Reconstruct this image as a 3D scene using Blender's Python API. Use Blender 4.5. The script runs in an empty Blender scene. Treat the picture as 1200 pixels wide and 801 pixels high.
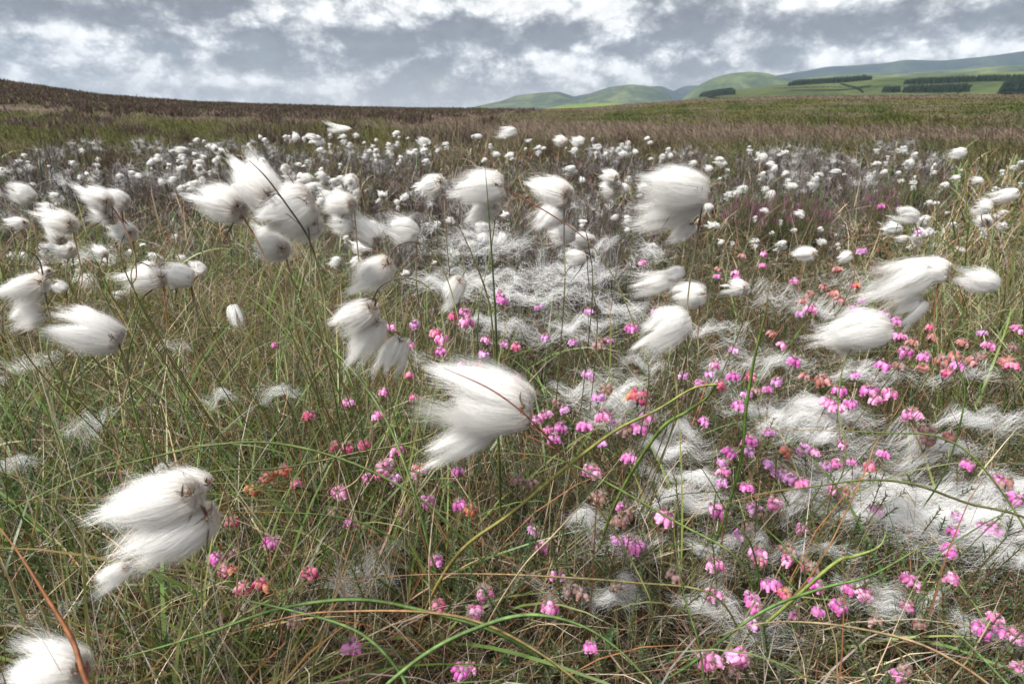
import bpy, math
import numpy as np
from mathutils import Vector

# ------------------------------------------------------------------ camera model (1200x801 reference frame)
F = 667.0
T = math.radians(22.3)
CZ = 0.55
cT, sT = math.cos(T), math.sin(T)
SC = bpy.context.scene
COL = SC.collection

def P(px, py, d):
    u = (px - 600.0) / F; v = (400.5 - py) / F
    return np.array([d * u, d * (cT + v * sT), CZ + d * (-sT + v * cT)])

def PZ(px, py, z):
    v = (400.5 - py) / F
    return P(px, py, (z - CZ) / (-sT + v * cT))

def proj(x, y, z):
    dz = z - CZ
    d = y * cT - dz * sT
    d = np.where(np.abs(d) < 1e-3, 1e-3, d)
    return 600 + F * x / d, 400.5 - F * (y * sT + dz * cT) / d, d

# ------------------------------------------------------------------ noise
def _h(ix, iy, s):
    n = (ix.astype(np.int64) * 374761393 + iy.astype(np.int64) * 668265263 + s * 1442695041) & 0x7fffffff
    n = ((n ^ (n >> 13)) * 1274126177) & 0x7fffffff
    return ((n ^ (n >> 16)) & 0xffff) / 65535.0

def vn(x, y, s=0):
    x = np.asarray(x, float); y = np.asarray(y, float)
    ix = np.floor(x); iy = np.floor(y); fx = x - ix; fy = y - iy
    fx = fx * fx * (3 - 2 * fx); fy = fy * fy * (3 - 2 * fy)
    a = _h(ix, iy, s); b = _h(ix + 1, iy, s); c = _h(ix, iy + 1, s); d = _h(ix + 1, iy + 1, s)
    return (a * (1 - fx) + b * fx) * (1 - fy) + (c * (1 - fx) + d * fx) * fy

def fbm(x, y, s=0, o=4):
    t = 0; a = 0.5; n = 0
    for k in range(o):
        t = t + a * vn(x * 2 ** k, y * 2 ** k, s + k * 17); n += a; a *= 0.5
    return t / n

def sm(a, b, x):
    t = np.clip((x - a) / (b - a), 0, 1)
    return t * t * (3 - 2 * t)

# ------------------------------------------------------------------ terrain
def azel(px, py):
    d = P(px, py, 1.0) - np.array([0, 0, CZ])
    return math.atan2(d[0], d[1]), math.atan2(d[2], math.hypot(d[0], d[1]))

SKY = [(-250, 70), (0, 99), (60, 106), (120, 114), (180, 118), (250, 122), (350, 125), (430, 127), (520, 128.5),
       (600, 128.5), (680, 126), (750, 121), (850, 115), (950, 112.5), (1200, 111), (1450, 110)]
_ae = sorted(azel(*p) for p in SKY)
AZ = np.array([a for a, e in _ae]); EL = np.array([e for a, e in _ae])
R0 = 170.0

def H(x, y):
    x = np.asarray(x, float); y = np.asarray(y, float)
    r = np.hypot(x, y); az = np.arctan2(x, y)
    e = np.interp(az, AZ, EL) * sm(2.6, 1.2, np.abs(az))
    zr = 0.30 + np.tan(e) * R0
    s = sm(6, R0, r) * (1 - sm(R0, 520, r))
    z = zr * s
    z = z - 4.0 * sm(R0, 900, r)
    bump = (fbm(x * 1.7, y * 1.7, 3) - 0.5) * 0.10 * sm(0.25, 1.0, r) + (fbm(x * 0.25, y * 0.25, 9) - 0.5) * 0.25 * sm(3, 9, r) * (1 - sm(60, 200, r))
    bump = bump + (fbm(x * 7, y * 7, 21, 3) - 0.5) * 0.03 * (1 - sm(3, 8, r))
    return z + bump

def cover(px, py):
    """plant cover where the far moor is seen: returns colour (N,3), heather share"""
    px = np.asarray(px, float); py = np.asarray(py, float)
    ys = np.interp(px, [p[0] for p in SKY], [p[1] for p in SKY])
    n1 = fbm(px * 0.018, py * 0.11, 5); n2 = fbm(px * 0.05, py * 0.25, 8); n3 = fbm(px * 0.012, py * 0.09, 45)
    tan_ = np.array([0.128, 0.098, 0.073]); oliv = np.array([0.048, 0.054, 0.019]); yel = np.array([0.100, 0.092, 0.034])
    heat = np.array([0.070, 0.048, 0.040]); rush = np.array([0.048, 0.060, 0.018])
    left = sm(640, 520, px)
    th = np.interp(px, [0, 120, 250, 500, 620], [17, 14, 10, 7, 0]) + (n2 - 0.5) * 18 + (n3 - .5) * 14
    heath = sm(th + 5, th - 5, py - ys) * left * .93
    heath = np.maximum(heath, left * sm(0.60, 0.70, n2 * .5 + n3 * .5) * sm(126, 134, py) * 0.85)
    g = sm(0.40, 0.60, n1)
    # left: tan under the heather, then green
    gl = np.clip(g * .7 + sm(6, 16, py - ys - th) * 0.85 * sm(600, 380, px) - 0.12, 0, 1)
    # right: olive band down to ~146 then pinkish tan band
    lim = np.interp(px, [600, 800, 1000, 1200], [141, 143, 147, 152]) + (n2 - 0.5) * 12
    gr = sm(lim + 3, lim - 3, py) * sm(1.5, 4, py - ys) * np.clip(0.95 + (n1 - .5) * 2.0, 0.5, 1)
    gr = np.maximum(gr, sm(158, 172, py) * .75)
    gg = gl * left + gr * (1 - left)
    green = oliv * (1 - n2[..., None]) + yel * n2[..., None]
    dark = sm(0.5, 0.62, fbm(px * 0.03, py * 0.16, 31)) * (1 - left) * 0.8
    green = green * (1 - dark[..., None]) + rush * dark[..., None]
    c = tan_ * (1 - gg[..., None]) + green * gg[..., None]
    c = c * (1 - heath[..., None]) + heat * heath[..., None]
    return c, heath

# ------------------------------------------------------------------ geometry store
class Geo:
    def __init__(s):
        s.V = []; s.Q = []; s.T = []; s.C = []; s.n = 0
    def add(s, V, Q=None, T=None, C=(1, 1, 1)):
        V = np.asarray(V, float).reshape(-1, 3); k = len(V)
        C = np.asarray(C, float)
        if C.ndim == 1: C = np.repeat(C[None], k, 0)
        s.V.append(V); s.C.append(C.reshape(-1, 3))
        if Q is not None and len(Q): s.Q.append(np.asarray(Q, np.int64).reshape(-1, 4) + s.n)
        if T is not None and len(T): s.T.append(np.asarray(T, np.int64).reshape(-1, 3) + s.n)
        s.n += k
    def merge(s, g, M=None, loc=(0, 0, 0)):
        for V, C in zip(g.V, g.C): pass
        V = np.concatenate(g.V); C = np.concatenate(g.C)
        if M is not None: V = V @ np.asarray(M).T
        s.add(V + np.asarray(loc), np.concatenate(g.Q) if g.Q else None, np.concatenate(g.T) if g.T else None, C)
    def mesh(s, name, smooth=True, off=(0, 0, 0)):
        V = np.concatenate(s.V) - np.asarray(off); C = np.concatenate(s.C)
        q = np.concatenate(s.Q) if s.Q else np.zeros((0, 4), np.int64)
        t = np.concatenate(s.T) if s.T else np.zeros((0, 3), np.int64)
        me = bpy.data.meshes.new(name)
        me.vertices.add(len(V)); me.vertices.foreach_set('co', V.astype(np.float32).ravel())
        me.loops.add(q.size + t.size)
        me.loops.foreach_set('vertex_index', np.concatenate([q.ravel(), t.ravel()]).astype(np.int32))
        me.polygons.add(len(q) + len(t))
        ls = np.concatenate([np.arange(len(q)) * 4, q.size + np.arange(len(t)) * 3])
        me.polygons.foreach_set('loop_start', ls.astype(np.int32))
        me.update(calc_edges=True)
        if smooth: me.polygons.foreach_set('use_smooth', np.ones(len(q) + len(t), bool))
        a = me.color_attributes.new('Col', 'FLOAT_COLOR', 'POINT')
        a.data.foreach_set('color', np.concatenate([C, np.ones((len(C), 1))], 1).astype(np.float32).ravel())
        me.validate(); me.update()
        return me
    def obj(s, name, mat, parent=None, smooth=True, off=(0, 0, 0)):
        me = s.mesh(name, smooth, off); me.materials.append(mat)
        o = bpy.data.objects.new(name, me); COL.objects.link(o)
        if parent is not None: o.parent = parent
        return o

def norm(v):
    return v / np.maximum(np.linalg.norm(v, axis=-1, keepdims=True), 1e-9)

def ribbons(g, Pt, W, side, C):
    """Pt (N,S,3) W (N,S) side (N,S,3) C (N,3) or (N,S,3)"""
    N, S = Pt.shape[:2]
    h = side * (W[..., None] * 0.5)
    V = np.stack([Pt - h, Pt + h], 2)
    b = (np.arange(N)[:, None] * S + np.arange(S - 1)[None]) * 2
    Q = np.stack([b, b + 1, b + 3, b + 2], -1)
    C = np.asarray(C, float)
    if C.ndim == 1: C = np.repeat(C[None], N, 0)
    if C.ndim == 2: C = np.repeat(C[:, None], S, 1)
    C = np.repeat(C[:, :, None], 2, 2)
    g.add(V, Q, None, C)

def tangents(Pt):
    t = np.empty_like(Pt)
    t[:, 1:-1] = Pt[:, 2:] - Pt[:, :-2]; t[:, 0] = Pt[:, 1] - Pt[:, 0]; t[:, -1] = Pt[:, -1] - Pt[:, -2]
    return norm(t)

def blades(g, rng, base, L, w, az, lean, bend, S, C, azb=0.0, prof=1.5, tip=None, kink=0.0, twist=0.9):
    N = len(base); t = np.linspace(0, 1, S)
    az = np.asarray(az)[:, None] + np.asarray(azb).reshape(-1, 1) * t[None] + kink * np.cumsum(rng.normal(0, 1, (N, S)), 1) / S
    th = np.asarray(lean)[:, None] + np.asarray(bend)[:, None] * t[None] ** prof + kink * np.cumsum(rng.normal(0, 1, (N, S)), 1) / S
    d = np.stack([np.sin(th) * np.cos(az), np.sin(th) * np.sin(az), np.cos(th)], -1)
    step = (np.asarray(L) / (S - 1))[:, None, None]
    Pt = np.concatenate([np.zeros((N, 1, 3)), np.cumsum((d[:, :-1] + d[:, 1:]) * 0.5 * step, 1)], 1) + base[:, None]
    s0 = np.stack([-np.sin(az), np.cos(az), np.zeros_like(az)], -1)
    n0 = np.cross(d, s0)
    tw = rng.uniform(-twist, twist, (N, 1, 1)) + rng.normal(0, .5, (N, 1, 1)) * t[None, :, None]
    side = norm(s0 * np.cos(tw) + n0 * np.sin(tw))
    W = np.asarray(w)[:, None] * (0.75 + 0.5 * np.sin(np.pi * t[None] * .7)) * (1 - t[None] ** 3 * 0.93)
    C = np.asarray(C, float)
    if tip is not None:
        k = sm(0.55, 1.0, t)[None, :, None] * tip[0][:, None, None]
        C = C[:, None] * (1 - k) + tip[1][:, None] * k
    ribbons(g, Pt, W, side, C)

def tube(g, path, rad, k=6, C=(1, 1, 1)):
    path = np.asarray(path, float); S = len(path)
    rad = np.broadcast_to(np.asarray(rad, float), (S,))
    tg = tangents(path[None])[0]
    ref = np.array([0.31, 0.87, 0.38])
    a = norm(np.cross(tg, ref)); b = np.cross(tg, a)
    ph = np.linspace(0, 2 * math.pi, k, endpoint=False)
    V = path[:, None] + rad[:, None, None] * (np.cos(ph)[None, :, None] * a[:, None] + np.sin(ph)[None, :, None] * b[:, None])
    i = np.arange(S - 1)[:, None] * k; j = np.arange(k)[None]; j2 = (j + 1) % k
    Q = np.stack([i + j, i + j2, i + k + j2, i + k + j], -1)
    C = np.asarray(C, float)
    if C.ndim == 2: C = np.repeat(C[:, None], k, 1)
    g.add(V, Q, None, C)

def catmull(pts, n):
    pts = np.asarray(pts, float)
    if len(pts) == 2: return pts[0] + (pts[1] - pts[0]) * np.linspace(0, 1, n)[:, None]
    q = np.vstack([2 * pts[0] - pts[1], pts, 2 * pts[-1] - pts[-2]])
    out = []
    for u in np.linspace(0, len(pts) - 1 - 1e-6, n):
        i = int(u); f = u - i; a, b, c, d = q[i:i + 4]
        out.append(0.5 * (2 * b + (c - a) * f + (2 * a - 5 * b + 4 * c - d) * f * f + (3 * b - a - 3 * c + d) * f ** 3))
    return np.array(out)

# ------------------------------------------------------------------ materials
def nt(m):
    m.use_nodes = True; t = m.node_tree; t.nodes.clear(); return t, t.nodes, t.links

def leafmat(name, rough=0.55, trans=0.35, spec=0.3, tint=(1, 1, 1), noise=0.0, bump=0.0, nscale=300.0, attr=True, base=(0.5, 0.5, 0.5), ttint=None, sss=0):
    m = bpy.data.materials.new(name); t, N, L = nt(m)
    out = N.new('ShaderNodeOutputMaterial'); pr = N.new('ShaderNodeBsdfPrincipled'); tr = N.new('ShaderNodeBsdfTranslucent'); mx = N.new('ShaderNodeMixShader')
    pr.inputs['Roughness'].default_value = rough; pr.inputs['Specular IOR Level'].default_value = spec
    mx.inputs[0].default_value = trans
    if attr:
        a = N.new('ShaderNodeAttribute'); a.attribute_name = 'Col'; c = a.outputs['Color']
    else:
        a = N.new('ShaderNodeRGB'); a.outputs[0].default_value = (*base, 1); c = a.outputs[0]
    if noise > 0:
        tc = N.new('ShaderNodeTexCoord'); ns = N.new('ShaderNodeTexNoise'); ns.inputs['Scale'].default_value = nscale; ns.inputs['Detail'].default_value = 4
        L.new(tc.outputs['Object'], ns.inputs['Vector'])
        mr = N.new('ShaderNodeMapRange'); mr.inputs['From Min'].default_value = 0.3; mr.inputs['From Max'].default_value = 0.7
        mr.inputs['To Min'].default_value = 1 - noise; mr.inputs['To Max'].default_value = 1 + noise
        L.new(ns.outputs['Fac'], mr.inputs['Value'])
        vm = N.new('ShaderNodeVectorMath'); vm.operation = 'SCALE'; L.new(c, vm.inputs[0]); L.new(mr.outputs[0], vm.inputs['Scale']); c = vm.outputs[0]
        if bump > 0:
            bp = N.new('ShaderNodeBump'); bp.inputs['Strength'].default_value = bump; bp.inputs['Distance'].default_value = 0.002
            L.new(ns.outputs['Fac'], bp.inputs['Height']); L.new(bp.outputs[0], pr.inputs['Normal'])
    L.new(c, pr.inputs['Base Color'])
    if ttint is not None:
        v2 = N.new('ShaderNodeVectorMath'); v2.operation = 'MULTIPLY'; v2.inputs[1].default_value = ttint; L.new(c, v2.inputs[0]); c = v2.outputs[0]
    L.new(c, tr.inputs['Color'])
    L.new(pr.outputs[0], mx.inputs[1]); L.new(tr.outputs[0], mx.inputs[2]); L.new(mx.outputs[0], out.inputs['Surface'])
    return m

M_grass = leafmat('grass_blade', 0.42, 0.28, 0.40, ttint=(1.2, 1.25, 0.6))
M_blade = leafmat('long_blade', 0.5, 0.25, 0.25, noise=0.3, nscale=260, ttint=(1.2, 1.25, 0.6))
M_dead = leafmat('dead_grass', 0.7, 0.25, 0.2)
M_heath = leafmat('heath_leaf', 0.6, 0.2, 0.25)
M_twig = leafmat('heather_twig', 0.8, 0.05, 0.15)
M_stem = leafmat('stem_skin', 0.5, 0.05, 0.35, noise=0.25, nscale=180)
M_cotton = leafmat('cotton_down', 0.9, 0.45, 0.05)
M_fluff = leafmat('caught_down', 0.9, 0.40, 0.05)
M_husk = leafmat('brown_husk', 0.8, 0.1, 0.1)
M_petal = leafmat('heath_petal', 0.45, 0.40, 0.3, noise=0.12, nscale=500)
M_far = leafmat('moor_tuft', 0.8, 0.2, 0.1)
M_conif = leafmat('conifer', 0.9, 0.0, 0.05)

def groundmat():
    m = bpy.data.materials.new('peat_ground'); t, N, L = nt(m)
    out = N.new('ShaderNodeOutputMaterial'); pr = N.new('ShaderNodeBsdfPrincipled'); pr.inputs['Roughness'].default_value = 0.95
    pr.inputs['Specular IOR Level'].default_value = 0.1
    a = N.new('ShaderNodeAttribute'); a.attribute_name = 'Col'
    tc = N.new('ShaderNodeTexCoord')
    n1 = N.new('ShaderNodeTexNoise'); n1.inputs['Scale'].default_value = 45; n1.inputs['Detail'].default_value = 8; n1.inputs['Roughness'].default_value = 0.7
    n2 = N.new('ShaderNodeTexNoise'); n2.inputs['Scale'].default_value = 1.1; n2.inputs['Detail'].default_value = 10; n2.inputs['Roughness'].default_value = 0.75
    for n in (n1, n2): L.new(tc.outputs['Object'], n.inputs['Vector'])
    r = N.new('ShaderNodeMapRange'); r.inputs['From Min'].default_value = 0.3; r.inputs['From Max'].default_value = 0.7; r.inputs['To Min'].default_value = 0.45; r.inputs['To Max'].default_value = 1.6
    ad = N.new('ShaderNodeMath'); ad.operation = 'ADD'; L.new(n1.outputs['Fac'], ad.inputs[0]); L.new(n2.outputs['Fac'], ad.inputs[1])
    hf = N.new('ShaderNodeMath'); hf.operation = 'MULTIPLY'; hf.inputs[1].default_value = 0.5; L.new(ad.outputs[0], hf.inputs[0])
    L.new(hf.outputs[0], r.inputs['Value'])
    vm = N.new('ShaderNodeVectorMath'); vm.operation = 'SCALE'; L.new(a.outputs['Color'], vm.inputs[0]); L.new(r.outputs[0], vm.inputs['Scale'])
    L.new(vm.outputs[0], pr.inputs['Base Color'])
    b = N.new('ShaderNodeBump'); b.inputs['Strength'].default_value = 0.8; b.inputs['Distance'].default_value = 0.03; L.new(n1.outputs['Fac'], b.inputs['Height']); L.new(b.outputs[0], pr.inputs['Normal'])
    L.new(pr.outputs[0], out.inputs['Surface'])
    return m

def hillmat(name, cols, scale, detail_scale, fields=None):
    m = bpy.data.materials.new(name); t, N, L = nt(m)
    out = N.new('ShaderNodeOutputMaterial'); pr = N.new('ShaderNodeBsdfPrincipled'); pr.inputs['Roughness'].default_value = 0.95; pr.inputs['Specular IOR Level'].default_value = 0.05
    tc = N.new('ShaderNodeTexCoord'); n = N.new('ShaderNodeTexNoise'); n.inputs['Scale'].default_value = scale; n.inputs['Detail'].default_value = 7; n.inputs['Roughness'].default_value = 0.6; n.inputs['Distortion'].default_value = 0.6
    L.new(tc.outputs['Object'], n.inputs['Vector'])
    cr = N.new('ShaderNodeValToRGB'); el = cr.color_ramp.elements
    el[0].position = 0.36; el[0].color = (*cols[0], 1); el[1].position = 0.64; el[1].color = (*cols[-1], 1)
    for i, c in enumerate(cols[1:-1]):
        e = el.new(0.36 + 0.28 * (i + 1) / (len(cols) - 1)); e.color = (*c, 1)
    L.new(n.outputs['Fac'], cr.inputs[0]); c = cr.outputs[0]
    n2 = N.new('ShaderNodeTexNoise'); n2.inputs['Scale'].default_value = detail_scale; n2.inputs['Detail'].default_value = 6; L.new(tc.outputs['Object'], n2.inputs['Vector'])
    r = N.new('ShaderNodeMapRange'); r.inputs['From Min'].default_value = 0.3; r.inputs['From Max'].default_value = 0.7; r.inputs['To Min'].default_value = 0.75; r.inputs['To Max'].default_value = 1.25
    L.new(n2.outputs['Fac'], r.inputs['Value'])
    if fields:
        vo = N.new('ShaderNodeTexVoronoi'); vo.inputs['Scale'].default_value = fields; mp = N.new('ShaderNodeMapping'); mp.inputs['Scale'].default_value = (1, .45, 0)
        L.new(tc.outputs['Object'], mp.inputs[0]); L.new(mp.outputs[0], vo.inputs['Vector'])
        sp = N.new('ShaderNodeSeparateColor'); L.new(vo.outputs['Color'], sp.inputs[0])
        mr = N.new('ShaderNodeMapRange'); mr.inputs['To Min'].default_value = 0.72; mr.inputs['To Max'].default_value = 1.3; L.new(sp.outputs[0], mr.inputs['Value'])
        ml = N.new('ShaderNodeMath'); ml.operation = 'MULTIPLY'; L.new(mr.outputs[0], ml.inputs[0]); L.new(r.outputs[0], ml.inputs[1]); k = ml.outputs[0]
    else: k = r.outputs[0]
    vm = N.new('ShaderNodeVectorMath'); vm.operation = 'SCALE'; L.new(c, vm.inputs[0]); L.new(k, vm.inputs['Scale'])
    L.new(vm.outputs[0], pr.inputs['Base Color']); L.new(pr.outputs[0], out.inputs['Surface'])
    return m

def vary(rng, cols, wts, n, j=0.25):
    cols = np.array(cols); k = rng.choice(len(cols), n, p=np.array(wts) / sum(wts))
    return cols[k] * rng.uniform(1 - j, 1 + j, (n, 1)) * rng.uniform(0.93, 1.07, (n, 3))

GREEN = [(0.060, 0.122, 0.024), (0.105, 0.180, 0.040), (0.034, 0.070, 0.020), (0.20, 0.27, 0.075), (0.090, 0.160, 0.075)]
STRAW = [(0.56, 0.45, 0.30), (0.40, 0.29, 0.17), (0.34, 0.15, 0.07), (0.19, 0.095, 0.055), (0.52, 0.45, 0.37), (0.30, 0.26, 0.22)]

# ================================================================== SETTING
def mark(o, kind):
    o['kind'] = kind; return o

# --- moor ground: one polar sheet to the horizon
def build_ground():
    na = 720
    rr = np.concatenate([[0.0], np.geomspace(0.12, 9200, 300)])
    a = np.linspace(0, 2 * math.pi, na, endpoint=False)
    A, Rr = np.meshgrid(a, rr)
    X = Rr * np.sin(A); Y = Rr * np.cos(A)
    Z = H(X, Y)
    px, py, d = proj(X, Y, Z)
    px = np.where(d > 0, px, 600 + 500 * np.sin(A)); px = np.clip(px, -300, 1500)
    rad = np.hypot(X, Y)
    pyr = 127 + 0.33 * F / np.maximum(rad, 0.5)
    py = np.where(d > 0, py, pyr); py = np.clip(py, 0, 420)
    c, hh = cover(px, py)
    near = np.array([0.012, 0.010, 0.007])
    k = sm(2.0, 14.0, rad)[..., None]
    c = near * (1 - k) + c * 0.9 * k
    far = np.array([0.10, 0.13, 0.045]); k = sm(400, 900, rad)[..., None]; c = c * (1 - k) + far * k
    g = Geo(); S = len(rr)
    i = np.arange(S - 1)[:, None] * na; j = np.arange(na)[None]; j2 = (j + 1) % na
    Q = np.stack([i + j, i + na + j, i + na + j2, i + j2], -1)
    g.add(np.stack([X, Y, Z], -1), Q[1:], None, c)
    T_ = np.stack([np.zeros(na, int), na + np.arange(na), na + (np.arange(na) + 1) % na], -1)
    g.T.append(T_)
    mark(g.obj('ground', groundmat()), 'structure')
build_ground()

# --- hills and field slope behind the moor
def ridge(name, pts, D, Wf, Wb, mat, seed, rough, foot=-6.0, nu=260, nv=40):
    ae = [azel(*p) for p in pts]
    az = np.linspace(ae[0][0], ae[-1][0], nu); el = np.interp(az, [a for a, e in ae], [e for a, e in ae])
    k = np.ones(9) / 9; el = np.convolve(np.pad(el, 4, 'edge'), k, 'valid') if nu > 100 else el
    v = np.linspace(-1, 1, nv)
    A, Vv = np.meshgrid(az, v)
    r = np.where(Vv < 0, D + Vv * Wf, D + Vv * Wb)
    h = np.tan(np.interp(A, az, el)) * D + CZ
    s = np.where(Vv < 0, sm(-1.0, 0.0, Vv), 1 - sm(0, 1, Vv))
    X = r * np.sin(A); Y = r * np.cos(A)
    gl = np.abs(fbm(X / (D * rough) + 7, Y / (D * rough * 3) + 3, seed, 5) - 0.5) * 2
    cut = np.clip(1 - 0.75 * (1 - gl) * np.sin(np.pi * np.clip(s, 0, 1)) * (Vv < 0), 0, 1)
    Z = foot + (h - foot) * s * cut
    g = Geo(); i = np.arange(nv - 1)[:, None] * nu; j = np.arange(nu - 1)[None]
    g.add(np.stack([X, Y, Z], -1), np.stack([i + j, i + j + 1, i + nu + j + 1, i + nu + j], -1))
    return mark(g.obj(name, mat), 'structure')

MH1 = hillmat('hill_far_heath_hazed', [(0.022, 0.036, 0.048), (0.030, 0.046, 0.050), (0.045, 0.064, 0.052)], 0.003, 0.015)  # blue of the hazy distance is mixed into the heath colour
MH2 = hillmat('hill_grass', [(0.022, 0.036, 0.034), (0.048, 0.068, 0.040), (0.10, 0.115, 0.055)], 0.0042, 0.02)  # dark patches stand in for cloud shade, the bluish cast for haze
MH3 = hillmat('hill_pasture', [(0.024, 0.040, 0.032), (0.055, 0.078, 0.036), (0.10, 0.12, 0.05)], 0.0045, 0.03)  # cloud shade and a little haze blue put into the pasture colour too
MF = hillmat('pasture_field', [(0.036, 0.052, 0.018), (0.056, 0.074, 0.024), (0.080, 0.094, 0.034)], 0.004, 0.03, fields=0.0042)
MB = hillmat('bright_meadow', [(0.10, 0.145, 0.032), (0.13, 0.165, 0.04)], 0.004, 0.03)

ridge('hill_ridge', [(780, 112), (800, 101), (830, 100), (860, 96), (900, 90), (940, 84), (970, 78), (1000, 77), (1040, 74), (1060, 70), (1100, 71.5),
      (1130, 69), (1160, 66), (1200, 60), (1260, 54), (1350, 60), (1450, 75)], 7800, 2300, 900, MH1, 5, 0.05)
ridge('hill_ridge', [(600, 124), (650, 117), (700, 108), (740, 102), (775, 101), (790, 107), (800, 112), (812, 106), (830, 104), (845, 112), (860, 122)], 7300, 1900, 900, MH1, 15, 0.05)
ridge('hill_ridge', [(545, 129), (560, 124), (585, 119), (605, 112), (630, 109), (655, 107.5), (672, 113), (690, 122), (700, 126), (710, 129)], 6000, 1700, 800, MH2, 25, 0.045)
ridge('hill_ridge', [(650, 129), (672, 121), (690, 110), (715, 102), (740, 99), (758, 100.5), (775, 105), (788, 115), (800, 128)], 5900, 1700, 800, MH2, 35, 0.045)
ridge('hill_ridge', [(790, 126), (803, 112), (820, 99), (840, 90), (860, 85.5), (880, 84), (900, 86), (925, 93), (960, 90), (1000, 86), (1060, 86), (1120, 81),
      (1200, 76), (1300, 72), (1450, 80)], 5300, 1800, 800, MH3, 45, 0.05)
FE = [(700, 129), (760, 123), (820, 114), (860, 106), (900, 101), (940, 98), (980, 95), (1020, 92), (1080, 89.5), (1150, 87), (1200, 84), (1300, 80), (1450, 84)]
FD, FW = 2300, 1350
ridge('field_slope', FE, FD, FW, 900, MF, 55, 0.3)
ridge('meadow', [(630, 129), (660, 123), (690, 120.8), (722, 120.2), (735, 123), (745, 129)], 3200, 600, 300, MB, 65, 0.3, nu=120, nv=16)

_fae = [azel(*p) for p in FE]
def field_point(px, py):
    a, e = azel(px, py)
    hz = math.tan(np.interp(a, [q[0] for q in _fae], [q[1] for q in _fae])) * FD + CZ
    for r in np.linspace(FD - FW, FD - 10, 300):
        s = float(sm(-1.0, 0.0, (r - FD) / FW)); z = -6 + (hz + 6) * s
        if math.atan2(z - CZ, r) >= e: break
    return np.array([r * math.sin(a), r * math.cos(a), z])

def plantation(foot, depth_rows, hgt, seed, label):
    rng = np.random.default_rng(seed); g = Geo(); ph = np.linspace(0, 2 * math.pi, 7, endpoint=False)
    pts = catmull([field_point(*p) for p in foot], 200)
    ln = np.linalg.norm(np.diff(pts, axis=0), axis=1).sum(); n = int(ln / 3.6)
    for row in range(depth_rows):
        for i in range(n):
            u = (i + rng.uniform(0, 1)) / n
            p = pts[min(199, int(u * 200))].copy(); q = p[:2] / np.linalg.norm(p[:2])
            p[:2] += q * (row * 7 + rng.uniform(-3, 3)); p[2] += row * 0.5 - 2
            h = hgt * rng.uniform(0.86, 1.06) * (0.6 + 0.4 * min(1, 8 * u + .2, 8 * (1 - u) + .2)); R_ = h * rng.uniform(0.24, 0.36)
            c = np.array([0.009, 0.017, 0.010]) * rng.uniform(0.6, 1.5)
            for z0, z1, rr in ((0.0, 0.55, 1.0), (0.3, 0.8, 0.78), (0.55, 1.0, 0.5)):
                rad = R_ * rr * rng.uniform(0.7, 1.2, 7)
                ring = np.stack([p[0] + np.cos(ph) * rad, p[1] + np.sin(ph) * rad, np.full(7, p[2] + z0 * h) + rng.uniform(-.05, .05, 7) * h], -1)
                V = np.vstack([ring, [[p[0] + rng.uniform(-.5, .5), p[1], p[2] + z1 * h]]])
                g.add(V, None, [[k, (k + 1) % 7, 7] for k in range(7)], c)
    o = mark(g.obj('conifer_plantation' if hgt > 8 else 'hedge_line', M_conif, smooth=False), 'stuff'); o['label'] = label

plantation([(820, 112.5), (840, 111.5), (861, 109.5)], 4, 17, 1, 'short dark conifer belt left of the green fields')
plantation([(924, 100), (950, 98), (985, 96), (1021, 92.5)], 4, 15, 2, 'dark conifer belt along the upper pasture')
plantation([(1060, 98), (1100, 96.5), (1150, 94.5), (1210, 93)], 4, 14, 3, 'long thin conifer belt high on the pasture')
plantation([(1033, 107.5), (1045, 107.5), (1054, 107)], 3, 14, 4, 'small dark clump of conifers on the pasture')
plantation([(1058, 107.5), (1090, 107.5), (1120, 107), (1135, 106.5)], 5, 16, 5, 'low conifer wood on the lower pasture')
plantation([(1172, 109), (1200, 109), (1260, 108)], 6, 26, 6, 'dark conifer wood at the right edge of the pasture')

plantation([(985, 98), (1003, 103), (1012, 108)], 1, 5, 7, 'thin field boundary line running down the pasture')
plantation([(905, 103), (960, 102), (1040, 101.5), (1130, 100)], 1, 4, 8, 'thin field boundary line running along the pasture')
plantation([(1140, 100), (1128, 105), (1122, 109)], 1, 5, 9, 'short thin field boundary line right of the lower wood')

# --- haze
def haze():
    g = Geo(); s = 9800; z0 = -12; z1 = 900
    V = [(-s, -s, z0), (s, -s, z0), (s, s, z0), (-s, s, z0), (-s, -s, z1), (s, -s, z1), (s, s, z1), (-s, s, z1)]
    g.add(V, [(3, 2, 1, 0), (4, 5, 6, 7), (0, 1, 5, 4), (1, 2, 6, 5), (2, 3, 7, 6), (3, 0, 4, 7)])
    m = bpy.data.materials.new('haze'); t, N, L = nt(m)
    out = N.new('ShaderNodeOutputMaterial'); v = N.new('ShaderNodeVolumePrincipled'); v.inputs['Color'].default_value = (0.70, 0.84, 1.0, 1)
    v.inputs['Density'].default_value = 0.000036; v.inputs['Anisotropy'].default_value = 0.0
    L.new(v.outputs[0], out.inputs['Volume'])
    o = g.obj('haze', m, smooth=False); mark(o, 'stuff')
haze()

# ================================================================== COVER
def ring_points(rng, n, r0, r1, az, bias=1.0):
    r = r0 * (r1 / r0) ** (rng.uniform(0, 1, n) ** bias); a = rng.uniform(-az, az, n)
    x = r * np.sin(a); y = r * np.cos(a)
    return x, y, r, a

def clear_cam(x, y, z, top):
    # keep the lens free: nothing tall right under or in front of it
    r = np.hypot(x, y)
    return r > 0.30 + 0.35 * np.clip(top - 0.12, 0, 1)

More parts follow.
